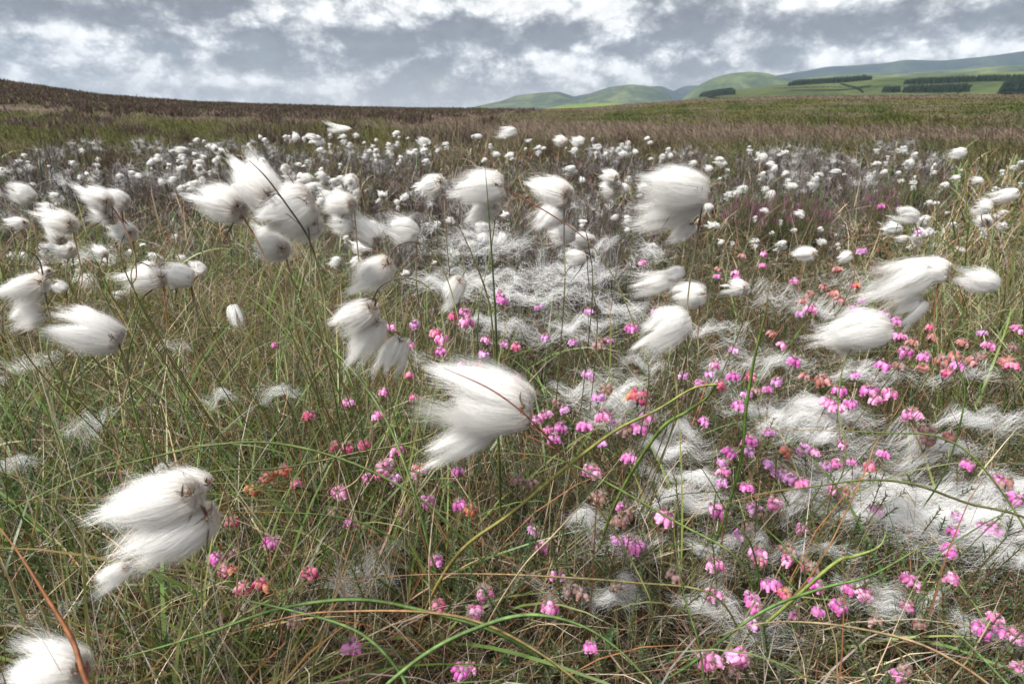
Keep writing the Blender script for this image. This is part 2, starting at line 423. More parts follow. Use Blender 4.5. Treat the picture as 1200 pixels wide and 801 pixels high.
def leftness(px, py):      # where grass (1) or heath (0) rules, near part of the moor
    a = sm(700, 330, px + 0 * py)
    b = sm(880, 1150, px) * sm(420, 330, py) + sm(1050, 1150, px) * sm(560, 480, py) * .8
    n = fbm(px * 0.008, py * 0.012, 77)
    return np.clip(a + b + (n - 0.5) * 0.9, 0, 1)

def heatherness(px, py):   # grey heather mats in the middle distance
    e = lambda cx, cy, rx, ry: np.clip(1.25 - np.hypot((px - cx) / rx, (py - cy) / ry), 0, 1)
    h = np.maximum.reduce([e(110, 215, 200, 52), e(270, 200, 120, 42), e(600, 340, 160, 80), e(480, 250, 120, 60), e(740, 185, 120, 34),
                           e(990, 215, 150, 50), e(440, 195, 90, 28), e(700, 280, 90, 60)])
    return np.clip(h * 1.6 + (fbm(px * 0.02, py * 0.04, 91) - 0.5) * 0.8, 0, 1)

def near_grass():
    rng = np.random.default_rng(11)
    gG, gD = Geo(), Geo()
    # standing green blades
    for n, r0, r1, wmul, S in ((27000, 0.27, 1.6, 1.0, 7), (26000, 1.4, 7.5, 1.6, 5)):
        x, y, r, a = ring_points(rng, n, r0, r1, 0.98); z = H(x, y)
        L_ = rng.uniform(0.10, 0.30, n) * (0.75 + 0.5 * rng.random(n))
        px, py, d = proj(x, y, z + 0.1)
        lf = leftness(px, py); hh = heatherness(px, py)
        dens = (0.34 + 0.66 * lf) * (1 - 0.88 * hh) * np.clip(-0.35 + 2.3 * fbm(x * 5, y * 5, 40), 0, 1)
        k = (rng.random(n) < dens) & clear_cam(x, y, z, L_)
        x, y, z, r, L_ = x[k], y[k], z[k], r[k], L_[k]; n = len(x)
        L_ = L_ * (0.75 + 0.35 * lf[k])
        w = rng.choice([0.0008, 0.0013, 0.0022, 0.0034], n, p=[.26, .34, .28, .12]) * np.maximum(1, 0.5 * r * wmul)
        az = rng.normal(2.2, 1.7, n); lean = np.abs(rng.normal(0.42, 0.38, n)); bend = np.abs(rng.normal(0.85, 0.75, n))
        C = vary(rng, GREEN, [4, 3, 4, 1.2, 1.5], n, .4) * (.62 + .6 * fbm(x * 3, y * 3, 71)[:, None]); hs = sm(.52, .68, fbm(x * 2.2, y * 2.2, 72))[:, None] * .35; C = C * (1 - hs) + np.array([.22, .12, .05]) * hs; tip = (rng.choice([0, 1], n, p=[.5, .5]) * rng.uniform(.3, 1, n), vary(rng, STRAW[1:4], [1, 1, .6], n))
        blades(gG, rng, np.stack([x, y, z - .01], -1), L_, w, az, lean, bend, S, C, azb=rng.normal(0, .4, n), tip=tip, kink=0.06)
    # long broad sedge blades that arch over everything else
    n = 3600; x, y, r, a = ring_points(rng, n, 0.40, 2.0, 0.95); z = H(x, y); px, py, d = proj(x, y, z + .1)
    k = rng.random(n) < .25 + .75 * leftness(px, py); x, y, z, r = x[k], y[k], z[k], r[k]; n = len(x)
    blades(gG, rng, np.stack([x, y, z - .01], -1), rng.uniform(.20, .38, n), rng.choice([.0016, .0023, .0032], n, p=[.5, .35, .15]), rng.normal(1.9, 1.9, n), np.abs(rng.normal(.45, .3, n)), np.abs(rng.normal(1.3, .5, n)), 12,
           vary(rng, [(.12, .20, .045), (.19, .26, .07), (.07, .13, .035)], (2, 1.3, 1.5), n), azb=rng.normal(0, .5, n), tip=(rng.uniform(.2, 1, n) * (rng.random(n) < .6), vary(rng, STRAW[:3], [1, 1, 1.2], n)), kink=.03)
    # dead standing and arching straw, red-brown blades
    for n, r0, r1, wmul, S in ((17000, 0.27, 1.7, 1.0, 7), (24000, 1.4, 7.5, 1.6, 5)):
        x, y, r, a = ring_points(rng, n, r0, r1, 0.98); z = H(x, y)
        px, py, d = proj(x, y, z + 0.1); hh = heatherness(px, py); lf = leftness(px, py)
        L_ = rng.uniform(0.10, 0.32, n)
        k = (rng.random(n) < (0.35 + .65 * lf) * (1 - 0.8 * hh)) & clear_cam(x, y, z, L_ * .8)
        x, y, z, r, L_ = x[k], y[k], z[k], r[k], L_[k]; n = len(x)
        w = rng.choice([0.0005, 0.0008, 0.0012, 0.0018], n, p=[.4, .35, .2, .05]) * np.maximum(1, 0.5 * r * wmul)
        C = vary(rng, STRAW, [3, 2.5, 1.8, 2, 2, 1.5], n, .4) * .9
        blades(gD, rng, np.stack([x, y, z], -1), L_, w, rng.normal(0.4, 1.7, n), np.abs(rng.normal(0.5, 0.4, n)), rng.normal(0.8, 0.7, n), S, C, azb=rng.normal(0, .9, n), kink=0.25)
    # litter: thin curled straws lying over each other just above the ground
    n = 34000
    x, y, r, a = ring_points(rng, n, 0.31, 3.2, 1.0); z = H(x, y)
    w = rng.choice([0.0004, 0.0007, 0.0012], n, p=[.5, .35, .15]) * np.maximum(1, r * .8)
    C = vary(rng, STRAW, [2.2, 2, 1.0, 3.0, 2.2, 3], n, .6) * .82
    blades(gD, rng, np.stack([x, y, z + .12 * rng.random(n) ** 1.3 * sm(.2, .42, r)], -1), rng.uniform(0.05, 0.16, n), w, rng.uniform(0, 6.28, n),
           rng.normal(1.35, 0.25, n), rng.normal(0.2, 0.4, n), 6, C, azb=rng.normal(0, 1.6, n), kink=0.5)
    mark(gG.obj('grass', M_grass), 'stuff'); mark(gD.obj('dead_grass', M_dead), 'stuff')
near_grass()

def leafsprig(g, rng, path, C, leaf=0.0032, step=0.0035, w=0.0008, stemC=(0.16, 0.09, 0.05), r=0.0006, leaves=4, fuzz=0.7):
    """a heath stem (tube) with whorls of needle leaves"""
    path = np.asarray(path); tube(g, path, np.linspace(r, r * .6, len(path)), 4, stemC)
    seg = np.linalg.norm(np.diff(path, axis=0), axis=1); cum = np.concatenate([[0], np.cumsum(seg)])
    n = int(cum[-1] / step); u = (np.arange(n) + .5) / n * cum[-1]
    c = np.stack([np.interp(u, cum, path[:, k]) for k in range(3)], -1)
    tg = tangents(c[None])[0] if n > 2 else np.repeat([[0, 0, 1.]], n, 0)
    a = norm(np.cross(tg, [0.3, .8, .1])); b = np.cross(tg, a)
    ph = rng.uniform(0, 6.28, (n, 1)) + np.arange(leaves)[None] * 6.283 / leaves + rng.normal(0, .25, (n, leaves))
    d = norm(np.cos(ph)[..., None] * a[:, None] + np.sin(ph)[..., None] * b[:, None] + fuzz * tg[:, None])
    p0 = np.repeat(c[:, None], leaves, 1); s = norm(np.cross(d, tg[:, None]))
    L_ = leaf * rng.uniform(.7, 1.2, (n, leaves, 1))
    Pt = np.stack([p0, p0 + d * L_ * .5, p0 + d * L_ + tg[:, None] * L_ * .15], 2).reshape(-1, 3, 3)
    W = np.repeat(np.array([[.6, 1.0, .25]]) * w, len(Pt), 0)
    Cc = np.asarray(C) * rng.uniform(.65, 1.35, (len(Pt), 1))
    ribbons(g, Pt, W, np.repeat(s.reshape(-1, 1, 3), 3, 1), Cc)

def heath_cover():
    """cross-leaved heath: whorled grey-green sprigs carpeting the near ground"""
    rng = np.random.default_rng(23)
    tmpl = []
    for k in range(10):
        g = Geo(); hgt = rng.uniform(.09, .16)
        az = rng.uniform(0, 6.28); ln = rng.uniform(.02, .07)
        path = catmull([(0, 0, 0), (ln * .3 * math.cos(az), ln * .3 * math.sin(az), hgt * .5), (ln * math.cos(az), ln * math.sin(az), hgt)], 7)
        leafsprig(g, rng, path, [(0.095, 0.135, 0.055), (0.065, 0.105, 0.042), (0.14, 0.16, 0.095), (0.13, 0.12, 0.07)][k % 4], step=.0042, leaf=.0038, w=.0010)
        tmpl.append(g)
    G = Geo(); n = 9000
    x, y, r, a = ring_points(rng, n, 0.24, 2.2, 0.95); z = H(x, y)
    px, py, d = proj(x, y, z + .1); k = (rng.random(n) < 1.0 - 0.55 * leftness(px, py))
    for X, Y, Z, R_ in zip(x[k], y[k], z[k], r[k]):
        s = rng.uniform(.8, 1.35) * (1 + .15 * R_); t = rng.uniform(0, 6.28); c_, s_ = math.cos(t) * s, math.sin(t) * s
        if R_ < .4: s *= .6
        G.merge(tmpl[rng.integers(10)], [[c_, -s_, 0], [s_, c_, 0], [0, 0, s]], (X, Y, Z))
    mark(G.obj('heath_foliage', M_heath), 'stuff')
heath_cover()

HEATHC = [(0.17, 0.148, 0.142), (0.070, 0.053, 0.048), (0.26, 0.24, 0.235), (0.11, 0.070, 0.062), (0.075, 0.088, 0.040)]
def twigs(g, rng, R_, Hh, nm, ns, w, cols=HEATHC, wt=(3, 3, 2, 2, 2), flat=1.0):
    az = rng.uniform(0, 6.28, nm); lean = rng.uniform(0.05, 1.25, nm); bend = rng.normal(-.2, .35, nm)
    L_ = Hh * rng.uniform(.7, 1.1, nm) * (1 + .4 * np.sin(lean))
    base = np.stack([rng.normal(0, R_ * .25, nm), rng.normal(0, R_ * .25, nm), np.full(nm, -.02)], -1)
    C = vary(rng, cols, wt, nm)
    S = 6; t = np.linspace(0, 1, S)
    th = lean[:, None] + bend[:, None] * t; A = az[:, None] + rng.normal(0, .4, (nm, 1)) * t
    d = np.stack([np.sin(th) * np.cos(A), np.sin(th) * np.sin(A), np.cos(th)], -1)
    Pt = base[:, None] + np.concatenate([np.zeros((nm, 1, 3)), np.cumsum(d[:, :-1] * (L_ / (S - 1))[:, None, None], 1)], 1)
    side = norm(rng.normal(0, 1, (nm, 1, 3)) + 0 * Pt)
    ribbons(g, Pt, w * 1.5 * (1 - .5 * t)[None] * np.ones((nm, 1)), side, C * .8)
    # side shoots
    i = rng.integers(0, nm, nm * ns); u = rng.uniform(.3, 1, nm * ns) * (S - 1.001); k = u.astype(int); f = (u - k)[:, None]
    b0 = Pt[i, k] * (1 - f) + Pt[i, np.minimum(k + 1, S - 1)] * f
    n = len(i)
    az2 = az[i] + rng.normal(0, 1.2, n); le = np.clip(lean[i] * .7 + rng.normal(0, .4, n), -.3, 1.5)
    blades(g, rng, b0, Hh * rng.uniform(.12, .34, n), np.full(n, w), az2, le, rng.normal(-.2, .5, n), 4, C[i] * rng.uniform(.75, 1.3, (n, 1)), kink=.5)
    return b0

def heather_mat():
    rng = np.random.default_rng(37); G = Geo(); g0 = []
    for k in range(6):
        g = Geo(); twigs(g, rng, .05, .10, 12, 9, .0013); g0.append(g)
    n = 5200
    x, y, r, a = ring_points(rng, n, 0.6, 8.5, 0.98); z = H(x, y)
    px, py, d = proj(x, y, z + .08); hh = heatherness(px, py)
    k = rng.random(n) < np.clip(hh * 1.1, .04, 1)
    for X, Y, Z, R_ in zip(x[k], y[k], z[k], r[k]):
        s = rng.uniform(.8, 1.4) * (0.75 + .28 * R_); t = rng.uniform(0, 6.28); sz = s if R_ < 2 else rng.uniform(1.1, 1.7)
        G.merge(g0[rng.integers(6)], [[math.cos(t) * s, -math.sin(t) * s, 0], [math.sin(t) * s, math.cos(t) * s, 0], [0, 0, sz]], (X, Y, Z))
    mark(G.obj('heather_cover', M_twig), 'stuff')
heather_mat()

def far_cover():
    rng = np.random.default_rng(51); G = Geo(); Gh = Geo()
    n = 290000
    r = 6.0 * (185 / 6.0) ** (rng.uniform(0, 1, n) ** .9); a = rng.uniform(-.98, .98, n); x = r * np.sin(a); y = r * np.cos(a); z = H(x, y)
    px, py, d = proj(x, y, z + .1); c, hh = cover(px, np.clip(py, 0, 420))
    k = hh < rng.random(n)
    X, Y, Z, R_, c2 = x[k], y[k], z[k], r[k], c[k]; m = len(X)
    rush = (c2[:, 1] > c2[:, 0] * 1.15)
    L_ = rng.uniform(.14, .32, m) * (1 + .35 * rush) * (1 - .45 * sm(8, 40, R_)) * (1 + .9 * sm(40, 160, R_))
    blades(G, rng, np.stack([X, Y, Z - .02], -1), L_, np.maximum(.0028, .00075 * R_) * rng.uniform(.6, 1.3, m), rng.normal(2.8, 1.0, m), np.abs(rng.normal(.35, .3, m)), np.abs(rng.normal(1.1, .5, m)), 4,
           c2 * 1.25 * rng.uniform(.6, 1.6, (m, 1)) * rng.uniform(.9, 1.1, (m, 3)))
    X, Y, Z, R_, c2 = x[~k], y[~k], z[~k], r[~k], c[~k]; m = len(X)
    for rep in range(4):
        blades(Gh, rng, np.stack([X + rng.normal(0, .15, m), Y + rng.normal(0, .15, m), Z - .02], -1), rng.uniform(.16, .34, m) * (1 + 1.4 * sm(60, 150, R_)) * (.45 + 1.2 * fbm(X * .12, Y * .12, 88)), np.maximum(.006, .0013 * R_) * rng.uniform(.6, 1.4, m), rng.uniform(0, 6.28, m),
           rng.uniform(0, 1.3, m), rng.normal(.1, .5, m), 3, np.where(rng.random((m, 1)) < .22, np.array([[.085, .085, .035]]), np.array([[0.078, .055, .048]])) * rng.uniform(.4, 2.0, (m, 1)) * rng.uniform(.85, 1.15, (m, 3)) * (.6 + .9 * fbm(X * .25, Y * .25, 66)[:, None]))
    mark(G.obj('moor_grass', M_far), 'stuff'); mark(Gh.obj('moor_heather', M_far), 'stuff')
far_cover()

# ================================================================== THINGS
def empty(name, loc, label, cat, group=None, rz=0.0, s=1.0):
    o = bpy.data.objects.new(name, None); COL.objects.link(o); o.location = loc; o.rotation_euler = (0, 0, rz); o.scale = (s, s, s)
    o.empty_display_size = 0.02
    o['label'] = label; o['category'] = cat; o['kind'] = 'thing'
    if group: o['group'] = group
    return o

def copy_tree(o, parent=None):
    c = o.copy(); COL.objects.link(c)
    if parent is not None: c.parent = parent
    for ch in list(o.children): copy_tree(ch, c)
    return c

NAMED = []      # (px, py, phrase) landmarks for labels
AUTO = []       # objects whose label is made from the landmark beside them: (obj, px, py, what)

# --- heather bushes
def caught(g, rng, n, R_, hgt, w, L0=.03, dirn=(-1, 0, 0)):
    """down fibres snagged on twigs, streaming down wind"""
    c = max(3, n // 22)
    cen = np.stack([rng.normal(0, R_ * .55, c), rng.normal(0, R_ * .55, c), hgt * rng.uniform(.45, 1.02, c)], -1)
    i = rng.integers(0, c, n); st = cen[i] + rng.normal(0, .008, (n, 3)) * (R_ / .2)
    S = 5; t = np.linspace(0, 1, S)
    d = norm(np.array(dirn) + rng.normal(0, .55, (n, 3))); b = rng.normal(0, .6, (n, 3))
    L_ = L0 * rng.uniform(.4, 1.3, n)
    Pt = st[:, None] + d[:, None] * (L_[:, None] * t)[..., None] + b[:, None] * (L_[:, None] * t * t * .6)[..., None]
    side = norm(np.cross(tangents(Pt), rng.normal(0, 1, (n, 1, 3))))
    ribbons(g, Pt, w * np.ones((n, S)), side, np.array([.80, .79, .77]) * rng.uniform(.85, 1.05, (n, 1)))

def bush_template(k, kind):
    rng = np.random.default_rng(100 + k)
    root = empty('heather_bush', (0, 0, 0), 'x', 'heather bush')
    g = Geo()
    if kind == 'grey': cols, wt = HEATHC, (4, 2, 3, 2, 1)
    elif kind == 'dark': cols, wt = [(0.09, .055, .045), (.13, .08, .065), (.07, .075, .03)], (3, 2, 1)
    else: cols, wt = [(0.10, .13, .05), (.14, .10, .06)], (2, 1)
    twigs(g, rng, .17, .25, 90, 13, .0021, cols, wt)
    g.obj('twigs', M_twig, root)
    if kind == 'grey':
        f = Geo(); caught(f, rng, 420, .17, .25, .0011, .034); f.obj('caught_down', M_fluff, root)['kind'] = 'stuff'
    if kind == 'purple':
        f = Geo(); n = 260; a = rng.uniform(0, 6.28, n); q = .17 * np.sqrt(rng.random(n))
        b = np.stack([q * np.cos(a), q * np.sin(a), .13 + .09 * (1 - (q / .17) ** 2) + rng.normal(0, .015, n)], -1)
        blades(f, rng, b, rng.uniform(.02, .045, n), np.full(n, .0045), rng.uniform(0, 6.28, n), np.abs(rng.normal(.3, .2, n)), np.zeros(n), 4, vary(rng, [(.34, .14, .24), (.28, .10, .19), (.42, .20, .30), (.16, .15, .08)], (2, 2, 1, 2), n), twist=1.5)
        f.obj('flower', M_petal, root)
    return root

BUSH = [  # px, py (centre), width px, kind, label
    (25, 208, 75, 'grey', 'pale flecked grey heather clump at the left edge below the green slope'),
    (62, 190, 60, 'grey', 'flecked heather tuft standing up against the green slope, far left'),
    (100, 178, 56, 'grey', 'round grey heather bush topping the left mass, white flecks along its crown'),
    (128, 190, 42, 'dark', 'dark brown heather clump between two grey flecked bushes'),
    (90, 222, 80, 'grey', 'wide grey heather bush with wool caught in front of the left mass'),
    (150, 218, 85, 'grey', 'sprawling grey heather bush above the pair of tall white heads'),
    (168, 176, 50, 'grey', 'grey heather bush crowned by white down under the brown slope'),
    (200, 186, 62, 'grey', 'mauve grey heather bush in the middle of the left mass'),
    (215, 158, 34, 'dark', 'small dark heather knoll alone on the green slope'),
    (238, 182, 58, 'grey', 'flecked grey heather bush where small white heads crowd together'),
    (270, 178, 52, 'grey', 'grey heather bush at the right end of the left mass'),
    (210, 222, 80, 'grey', 'low mauve heather bush left of the large cotton bunch'),
    (265, 212, 64, 'grey', 'grey heather bush directly behind the large cotton bunch'),
    (20, 258, 80, 'grey', 'grey heather bush under the leftmost row of white heads'),
    (318, 188, 52, 'grey', 'thin grey heather bush above the large cotton bunch'),
    (352, 200, 52, 'grey', 'grey heather bush amid small white heads right of the cotton bunch'),
    (398, 186, 52, 'grey', 'grey heather bush beneath the flat streaming white head'),
    (440, 196, 58, 'grey', 'grey heather bush lost among the densest small white heads'),
    (492, 188, 46, 'grey', 'grey heather bush at the right end of the dense white heads'),
    (640, 178, 50, 'dark', 'dark heather bush with tall bare twigs at the grass edge'),
    (700, 176, 56, 'dark', 'dark brown heather bush left of the tall right-leaning heads'),
    (732, 166, 54, 'dark', 'highest dark brown heather bush against the tan grass band'),
    (768, 172, 54, 'dark', 'dark brown heather bush just above the big double cotton head'),
    (712, 188, 56, 'grey', 'grey heather bush with white wisps in front of dark bushes'),
    (806, 186, 46, 'grey', 'small grey heather bush right of the dark brown ones'),
    (845, 196, 52, 'green', 'greenish heather bush among small white heads on the right'),
    (905, 192, 60, 'grey', 'grey heather bush under a tall pale twiggy neighbour'),
    (940, 186, 56, 'grey', 'brownish grey heather bush behind a row of white heads'),
    (985, 196, 60, 'grey', 'grey heather bush left of the tallest spiky heather'),
    (1046, 178, 66, 'grey', 'tallest spiky silver heather bush rising over the tan grass'),
    (1088, 200, 58, 'grey', 'grey heather bush at the right end of the silvery mass'),
    (930, 222, 70, 'grey', 'grey heather bush just above the purple bloom'),
    (1010, 226, 74, 'grey', 'wide grey heather bush in front of the tallest spiky one'),
    (1070, 238, 66, 'green', 'green tinged heather bush below the silvery mass'),
    (870, 262, 56, 'purple', 'purple flowering heather at the left end of the bloom'),
    (908, 258, 60, 'purple', 'brightest purple flowering heather in the middle of the bloom'),
    (948, 264, 54, 'purple', 'purple flowering heather at the right end of the bloom'),
    (1030, 246, 40, 'purple', 'small purple flowering heather apart from the main bloom'),
    (560, 300, 110, 'grey', 'bare grey heather with wisps under the central pair of heads'),
    (650, 318, 120, 'grey', 'bare grey heather tangled with down at the picture centre'),
    (610, 368, 130, 'grey', 'grey heather with pink blooms poking through its front'),
    (700, 345, 120, 'grey', 'grey twiggy heather left of the green seedling leaves'),
    (520, 250, 80, 'grey', 'grey heather bush with wisps left of the upright green stalk'),
    (470, 300, 100, 'grey', 'grey twiggy heather behind the drooping arched heads'),
    (700, 255, 80, 'grey', 'grey heather left of the big double cotton head'),
]
def build_bushes():
    rng = np.random.default_rng(5)
    T_ = {'grey': [bush_template(k, 'grey') for k in range(4)], 'dark': [bush_template(10, 'dark'), bush_template(11, 'dark')],
          'green': [bush_template(20, 'green')], 'purple': [bush_template(30, 'purple')]}
    used = set()
    for i, (px, py, w, kind, lab) in enumerate(BUSH):
        p = PZ(px, py, .13); d = proj(*p)[2]; d = min(d, 7.0); p = P(px, py, d); gz = float(H(p[0], p[1])); ws = float(np.clip(w * d / F / .40, .5, 1.6))
        ts = T_[kind]; t = ts[i % len(ts)]
        o = t if t.name not in used else copy_tree(t)
        used.add(t.name)
        top = p[2] + .10
        s = float(np.clip((top - gz) / .25, .6, 1.3))
        o.location = (p[0], p[1], gz); o.rotation_euler = (0, 0, rng.uniform(0, 6.28)); o.scale = (ws, ws, s)
        o['label'] = lab; o['group'] = 'heather bushes on the moor'
build_bushes()

# --- cotton grass
def env(u):
    return np.where(u < .30, np.sqrt(np.clip(u / .30, 0, 1)), 1.0 - .30 * sm(.30, 1.05, u) ** 1.2)

def tuft(rng, L, W, nf, fw, curl=0.0, open_=0.0, S=9, core=.82, end=.30):
    """cotton tuft: root at the origin, streaming to -X, length L, width W"""
    g = Geo()
    # solid inner body of packed down
    nu, nv = 18, 20; u = np.linspace(0, 1, nu); ph = np.linspace(0, 2 * math.pi, nv, endpoint=False)
    body_L = (.60 - .28 * open_) * (core / .82)
    U, Ph = np.meshgrid(u, ph, indexing='ij'); s_ = rng.uniform(0, 100)
    r = W / 2 * core * env(U * body_L) * np.sqrt(np.clip(1 - U ** 5, 0, 1)) * (1 + .38 * (fbm(np.cos(Ph) * 2.2 + s_, np.sin(Ph) * 2.2 + U * 1.5, 3, 3) - .5) * 2)
    bul = .20 * W * np.sin(np.pi * np.clip(U * body_L / .32, 0, 1)) ** .8
    x = -U * L * body_L + W * .10 * np.exp(-(U / .12) ** 2) * 0 + bul
    dr = -curl * L * (U * body_L) ** 2
    V = np.stack([x, r * np.cos(Ph), r * np.sin(Ph) + dr], -1)
    i = np.arange(nu - 1)[:, None] * nv; j = np.arange(nv)[None]; j2 = (j + 1) % nv
    cw = np.array([.90, .875, .835]); cr = np.array([.56, .45, .33])
    kk = sm(.22, .0, U)[..., None]
    g.add(V, np.stack([i + j, i + j2, i + nv + j2, i + nv + j], -1), None, cw * (1 - kk) + cr * kk)
    # fibres
    nc = int(rng.integers(14, 24)); cph = rng.uniform(0, 6.283, nc); crho = rng.uniform(.35, 1.0, nc); clen = rng.uniform(.58, 1.15, nc)
    ph = rng.uniform(0, 6.283, nf); rho = np.where(rng.random(nf) < .65, rng.uniform(.84, 1.0, nf), rng.uniform(.3, 1, nf))
    dd = np.abs((ph[:, None] - cph[None] + np.pi) % (2 * np.pi) - np.pi) + .6 * np.abs(rho[:, None] - crho[None]); cl = dd.argmin(1); cb = rng.normal(0, .08 + .32 * open_, (nc, 2))
    ln = clen[cl] * rng.uniform(.60, 1.06, nf)
    stray = rng.random(nf) < .10
    t = np.linspace(0, 1, S) ** .85
    U = t[None] * ln[:, None]
    tw = sm(.30, 1.0, U) * .74
    dph = (cph[cl] - ph + np.pi) % (2 * np.pi) - np.pi
    PH = ph[:, None] + dph[:, None] * tw; RH = rho[:, None] + (crho[cl] - rho)[:, None] * tw
    RH = RH * (1 + .10 * rng.normal(0, 1, (nf, 1)) * U * 2)
    r = W / 2 * env(U) * RH * (1 + .5 * open_ * U)
    r = r * np.where(stray[:, None], 1 + .5 * U, 1)
    fw_ = W * .26 * rho[:, None] * np.sin(np.pi * np.clip(U / .30, 0, 1)) ** .8
    X = -U * L + fw_
    wob = np.cumsum(rng.normal(0, 1, (nf, S, 3)), 1) * L * .013
    Pt = np.stack([X, r * np.cos(PH), r * np.sin(PH) - curl * L * U ** 2], -1) + wob
    Pt[:, :, 1:] += cb[cl][:, None] * (L * .5 * U ** 2)[..., None]
    Pt[:, 0] = rng.normal(0, .03 * W, (nf, 3))
    outw = np.stack([0 * PH, np.cos(PH), np.sin(PH)], -1) + rng.normal(0, .12, (nf, 1, 3))
    side = norm(np.cross(tangents(Pt), outw))
    Wd = fw * (1 - .55 * t[None] ** 2) * rng.uniform(.7, 1.3, (nf, 1))
    kk = (sm(.30, .0, U) * rng.uniform(.15, .95, (nf, 1)))[..., None]
    c0 = np.array([.93, .915, .89]) * rng.uniform(.94, 1.05, (nf, 1, 1))
    ribbons(g, Pt, Wd, side, c0 * (1 - kk) + cr * kk)
    return g

def husk(rng, L):
    g = Geo(); n = 9
    blades(g, rng, rng.normal(0, L * .02, (n, 3)), L * rng.uniform(.06, .17, n), np.full(n, L * .022), rng.uniform(0, 6.28, n), rng.uniform(.3, 1.9, n), rng.normal(0, .5, n), 5,
           vary(rng, [(.09, .05, .03), (.20, .12, .07), (.16, .13, .11)], (3, 2, 1), n), kink=.3)
    return g

def frame(dirv, up=(0, 0, 1), roll=0.0):
    x = -np.asarray(dirv, float); x /= np.linalg.norm(x)
    z = np.asarray(up, float); y = np.cross(z, x); y /= np.linalg.norm(y); z = np.cross(x, y)
    c, s = math.cos(roll), math.sin(roll)
    return np.stack([x, y * c + z * s, z * c - y * s], 1)

STEMC = {'red': ((.20, .065, .04), (.15, .15, .05)), 'green': ((.11, .15, .04), (.13, .16, .05)), 'dark': ((.06, .04, .03), (.14, .14, .05)), 'brown': ((.15, .085, .05), (.16, .14, .06))}

